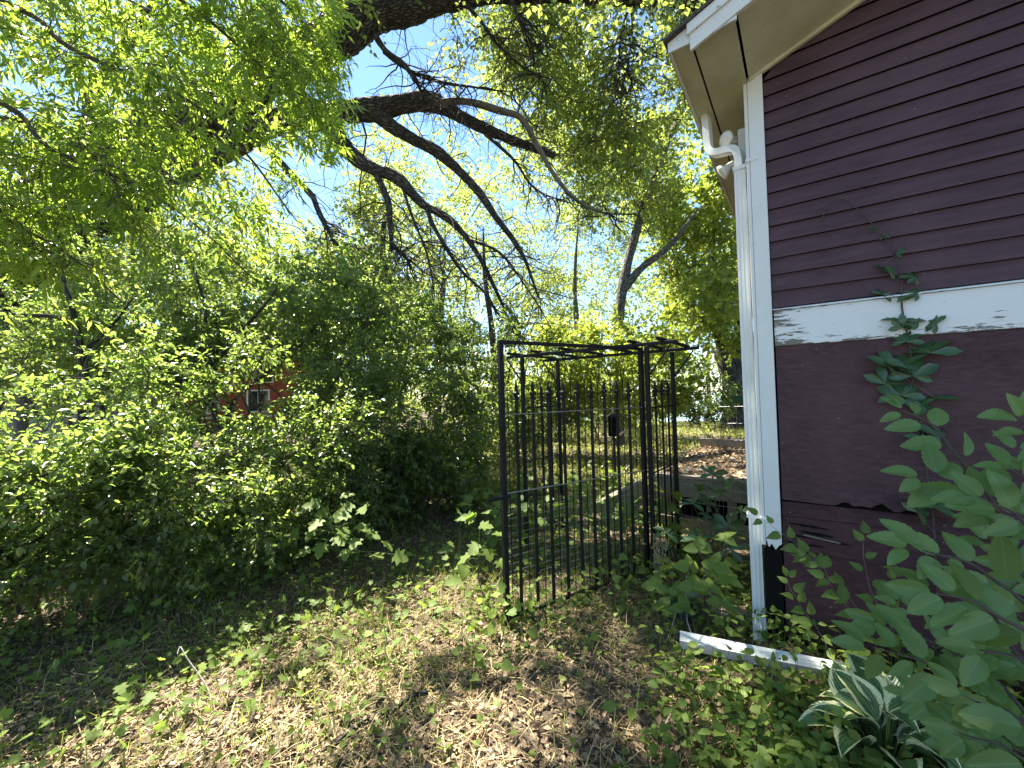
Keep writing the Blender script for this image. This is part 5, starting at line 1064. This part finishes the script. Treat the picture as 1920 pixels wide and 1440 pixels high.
# ------------------------------------------------------------------ ground cover, litter, straw, grass
r = np.random.default_rng(90)
def inhouse(x, y):
    d = np.stack([x-K[0], y-K[1]], -1); a = d@E1[:2]; b = d@E2[:2]
    return ((a > -.02) & (b > -.01)) | ((a > DX0-.05) & (b > dfy-.05) & (b < dfy+DD))
def scatter(n, x0, x1, y0, y1, w=None):
    """points where the camera could see them, denser near it"""
    n = int(n*1.25); y = y0*(y1/y0)**r.random(n); x = r.uniform(-1, 1, n)*(y*1.32+.8); x = np.clip(x, -6, 6); k = (x > x0) & (x < x1) & ~inhouse(x, y)
    if w is not None: k &= r.random(n) < w(x, y)
    x = x[k]; y = y[k]; return np.stack([x, y, gz(x, y)+.012*np.sin(17*x+3*np.sin(6*y))*np.cos(14*y)], -1)
def patch(x, y, s, ph): return .5+.5*np.sin(s*x+ph+1.3*np.sin(s*.7*y))*np.cos(s*.9*y-ph+np.sin(s*.6*x))
def rgt(x, y): return np.clip((x-.35*(y-1.5)-.25)/.7, 0, 1)      # towards the house the floor turns green
def lft(x, y): return np.clip((-x*.55-.2+(y-2.6)*.75)/.9, 0, 1)  # towards the shrubs too
q = scatter(60000, -6, 5, 1.2, 9, lambda x, y: 1-.5*rgt(x, y)); n_ = len(q); q[:, 2] += .002+.022*r.random(n_)
L_ = .010+.034*r.random(n_)**1.9; data = leaves(q, r.normal(size=(n_,3))*np.array([1,1,.32]), np.array([0,0,1.])+r.normal(size=(n_,3))*.55, L_, L_*r.uniform(.4,.75,n_), 'ovate', r)
o = leafobj('leaf_litter', data, M['L_litter'])
q = scatter(34000, -6, 4, 1.2, 8, lambda x, y: (1-.8*rgt(x, y))*(.35+.65*patch(x, y, 2.2, .4))); n_ = len(q); q[:, 2] += .004+.02*r.random(n_)
data = leaves(q, r.normal(size=(n_,3))*np.array([1,1,.2])+np.array([.3,.5,.05]), np.array([0,0,1.])+r.normal(size=(n_,3))*.3, r.uniform(.06,.2,n_), r.uniform(.0022,.005,n_), 'blade', r)
o = leafobj('dry_grass', data, M['L_straw'])
def grassw(x, y): return (.12+.88*patch(x, y, 2.7, 1.9)**2)*(.35+.65*np.clip((y-2.2)/1.2, 0, 1))*(1-.6*rgt(x, y))
q = scatter(60000, -4, 4, 1.2, 9, grassw); n_ = len(q)
data = leaves(q, np.array([0,0,1.])+r.normal(size=(n_,3))*np.array([.45,.45,.1]), r.normal(size=(n_,3)), r.uniform(.05,.17,n_), r.uniform(.003,.006,n_), 'blade', r)
o = leafobj('grass', data, M['L_grass'])
def cover(n, w, Lr, kind, mat, hr, y0=1.2, y1=8, W=.85, name='ground_cover', tilt=.4):
    q = scatter(n, -6, 5, y0, y1, w)
    a0 = pl_[0][:2]; dv = nrm(pl_[3][:2]-a0); rel = q[:, :2]-a0; al = rel@dv; ac = rel@np.array([-dv[1], dv[0]])
    q = q[~((al > -.05) & (al < .85) & (ac > -.20) & (ac < .07)) & (np.linalg.norm(q[:, :2]-G(1662,1462)[:2], axis=1) > .13)]; n_ = len(q); q[:, 2] += hr[0]+(hr[1]-hr[0])*r.random(n_)
    a = r.uniform(0, 2*np.pi, n_); L_ = r.uniform(*Lr, n_)
    A = np.stack([np.cos(a), np.sin(a), r.normal(size=n_)*.25], -1)
    lf = leaves(q, A, np.array([0,-.15,1.])+r.normal(size=(n_,3))*tilt, L_, L_*W, kind, r)
    g0 = q.copy(); g0[:, 2] -= np.maximum(q[:, 2]-gz(q[:, 0], q[:, 1]), .01); g0[:, :2] += r.normal(size=(n_,2))*.02
    o = leafobj(name, lf, mat); st_ = tubes(np.stack([g0, (g0+q)/2+r.normal(size=(n_,3))*.006, q], 1), np.full(n_,.0013), np.full(n_,.0009), 3)
    s_ = tubeobj('stalks', [st_], mat, o); s_['kind'] = 'stuff'; return o
cover(15000, lambda x, y: .07+.55*patch(x, y, 3.1, 2.2)**3+.5*lft(x, y)+.2*rgt(x, y)+.4*np.clip((y-2.3)/.8, 0, 1), (.018,.042), 'heart', M['L_cover'], (.015,.06), name='low_ground_cover')
cover(26000, lambda x, y: rgt(x, y)**1.0*(y < 3.6), (.03,.075), 'ovate', M['L_cover'], (.03,.2), W=.66, name='leafy_ground_cover', tilt=.5)
cover(9000, lambda x, y: np.clip(1-np.abs((y-2.9)-.58*(x-.1))/.55, 0, 1)*(x > -.35)*(x < 1.9), (.035,.075), 'heart', M['L_cover'], (.03,.3), W=.9, name='gate_foot_weeds', tilt=.6)
cover(8000, lambda x, y: np.clip(lft(x, y)+.35*(y > 2.7), 0, 1)*(.25+.75*patch(x, y, 1.9, .3)), (.03,.07), 'maple', M['L_cover'], (.03,.2), W=.95, name='shrub_foot_weeds', tilt=.5)
cover(3600, lambda x, y: (x > -.6)*(x < 1.6)*(y > 3.6)*np.clip(patch(x, y, 1.7, 4)+.2, 0, 1), (.06,.14), 'maple', M['L_vine'], (.1,.6), y0=3.4, y1=7.5, W=.95, name='tall_green_weeds', tilt=.6)
# sunny rough lawn farther off
q = np.stack([r.uniform(-6, 14, 22000), 6.5+14*r.random(22000)**1.4, np.zeros(22000)], -1); q = q[~inhouse(q[:, 0], q[:, 1])]; n_ = len(q); q[:, 2] = gz(q[:, 0], q[:, 1])+.03
data = join([leaves(q, np.array([0,0,1.])+r.normal(size=(n_,3))*.5, r.normal(size=(n_,3)), r.uniform(.10,.28,n_), r.uniform(.01,.02,n_), 'blade', r), leaves(q[:14000]+np.array([0,0,.06]), r.normal(size=(14000,3))*np.array([1,1,.3]), np.array([0,0,1.])+r.normal(size=(14000,3))*.5, r.uniform(.05,.13,14000), r.uniform(.04,.1,14000), 'ovate', r)])
o = leafobj('rough_lawn', data, M['L_grass'])

# fallen sticks and stalks
def stick(label, path, rad, mat='barkgrey', seed=1, z=.02):
    pts = np.array([(p if len(p) == 3 and isinstance(p, np.ndarray) else G(*p)+np.array([0,0,z])) for p in path]); b = pts[0].copy()
    root = limb("fallen_stick", pts-b, rad, M[mat], None, 7, 26, .06, seed, .006)[0]; root.location = tuple(b); tag(root, label, 'stick')
stick('pale bare twig standing upright in the leaf litter', [G(727,1255), P(724,1215,2.45), P(722,1178,2.42)], [.005,.004,.0025])
stick('dry bent stalk leaning over the litter at the left', [G(398,1310), P(365,1255,2.3), P(338,1212,2.35), P(333,1228,2.3)], [.005,.004,.003,.001])
stick('long grey stick lying across the sunlit litter', [(368,1440),(430,1370),(520,1290)], [.008,.007,.004], seed=4)
stick('dark stick shape standing for a shadow streak on the bright litter patch', [(610,1412),(700,1352),(780,1312),(840,1292)], [.011,.014,.012,.006], 'bark', 6, .02)  # dark piece laid in place of a shadow streak across the litter
stick('pale bleached stick resting against the gate foot', [G(1000,1140), G(960,1122)+np.array([0,0,.1]), P(921,1096,3.1)], [.006,.006,.004])
stick('thin bent dead stem arched before the green box', [G(1245,1215), P(1268,1150,2.75), P(1282,1140,2.75), P(1290,1080,2.8)], [.004,.004,.004,.002])
stick('second thin dead stem dropping to the fallen downspout', [P(1284,1138,2.75), P(1292,1175,2.65), G(1300,1225)], [.004,.004,.003])
stick('curved brown twig lying right of the path', [(1080,1440),(1110,1380),(1165,1340),(1240,1385)], [.005,.005,.004,.002], 'barktwig', 9)
stick('straight brown twig lying at the bottom right of the path', [(1225,1390),(1255,1355),(1290,1325)], [.006,.005,.003], 'barkgrey', 10)
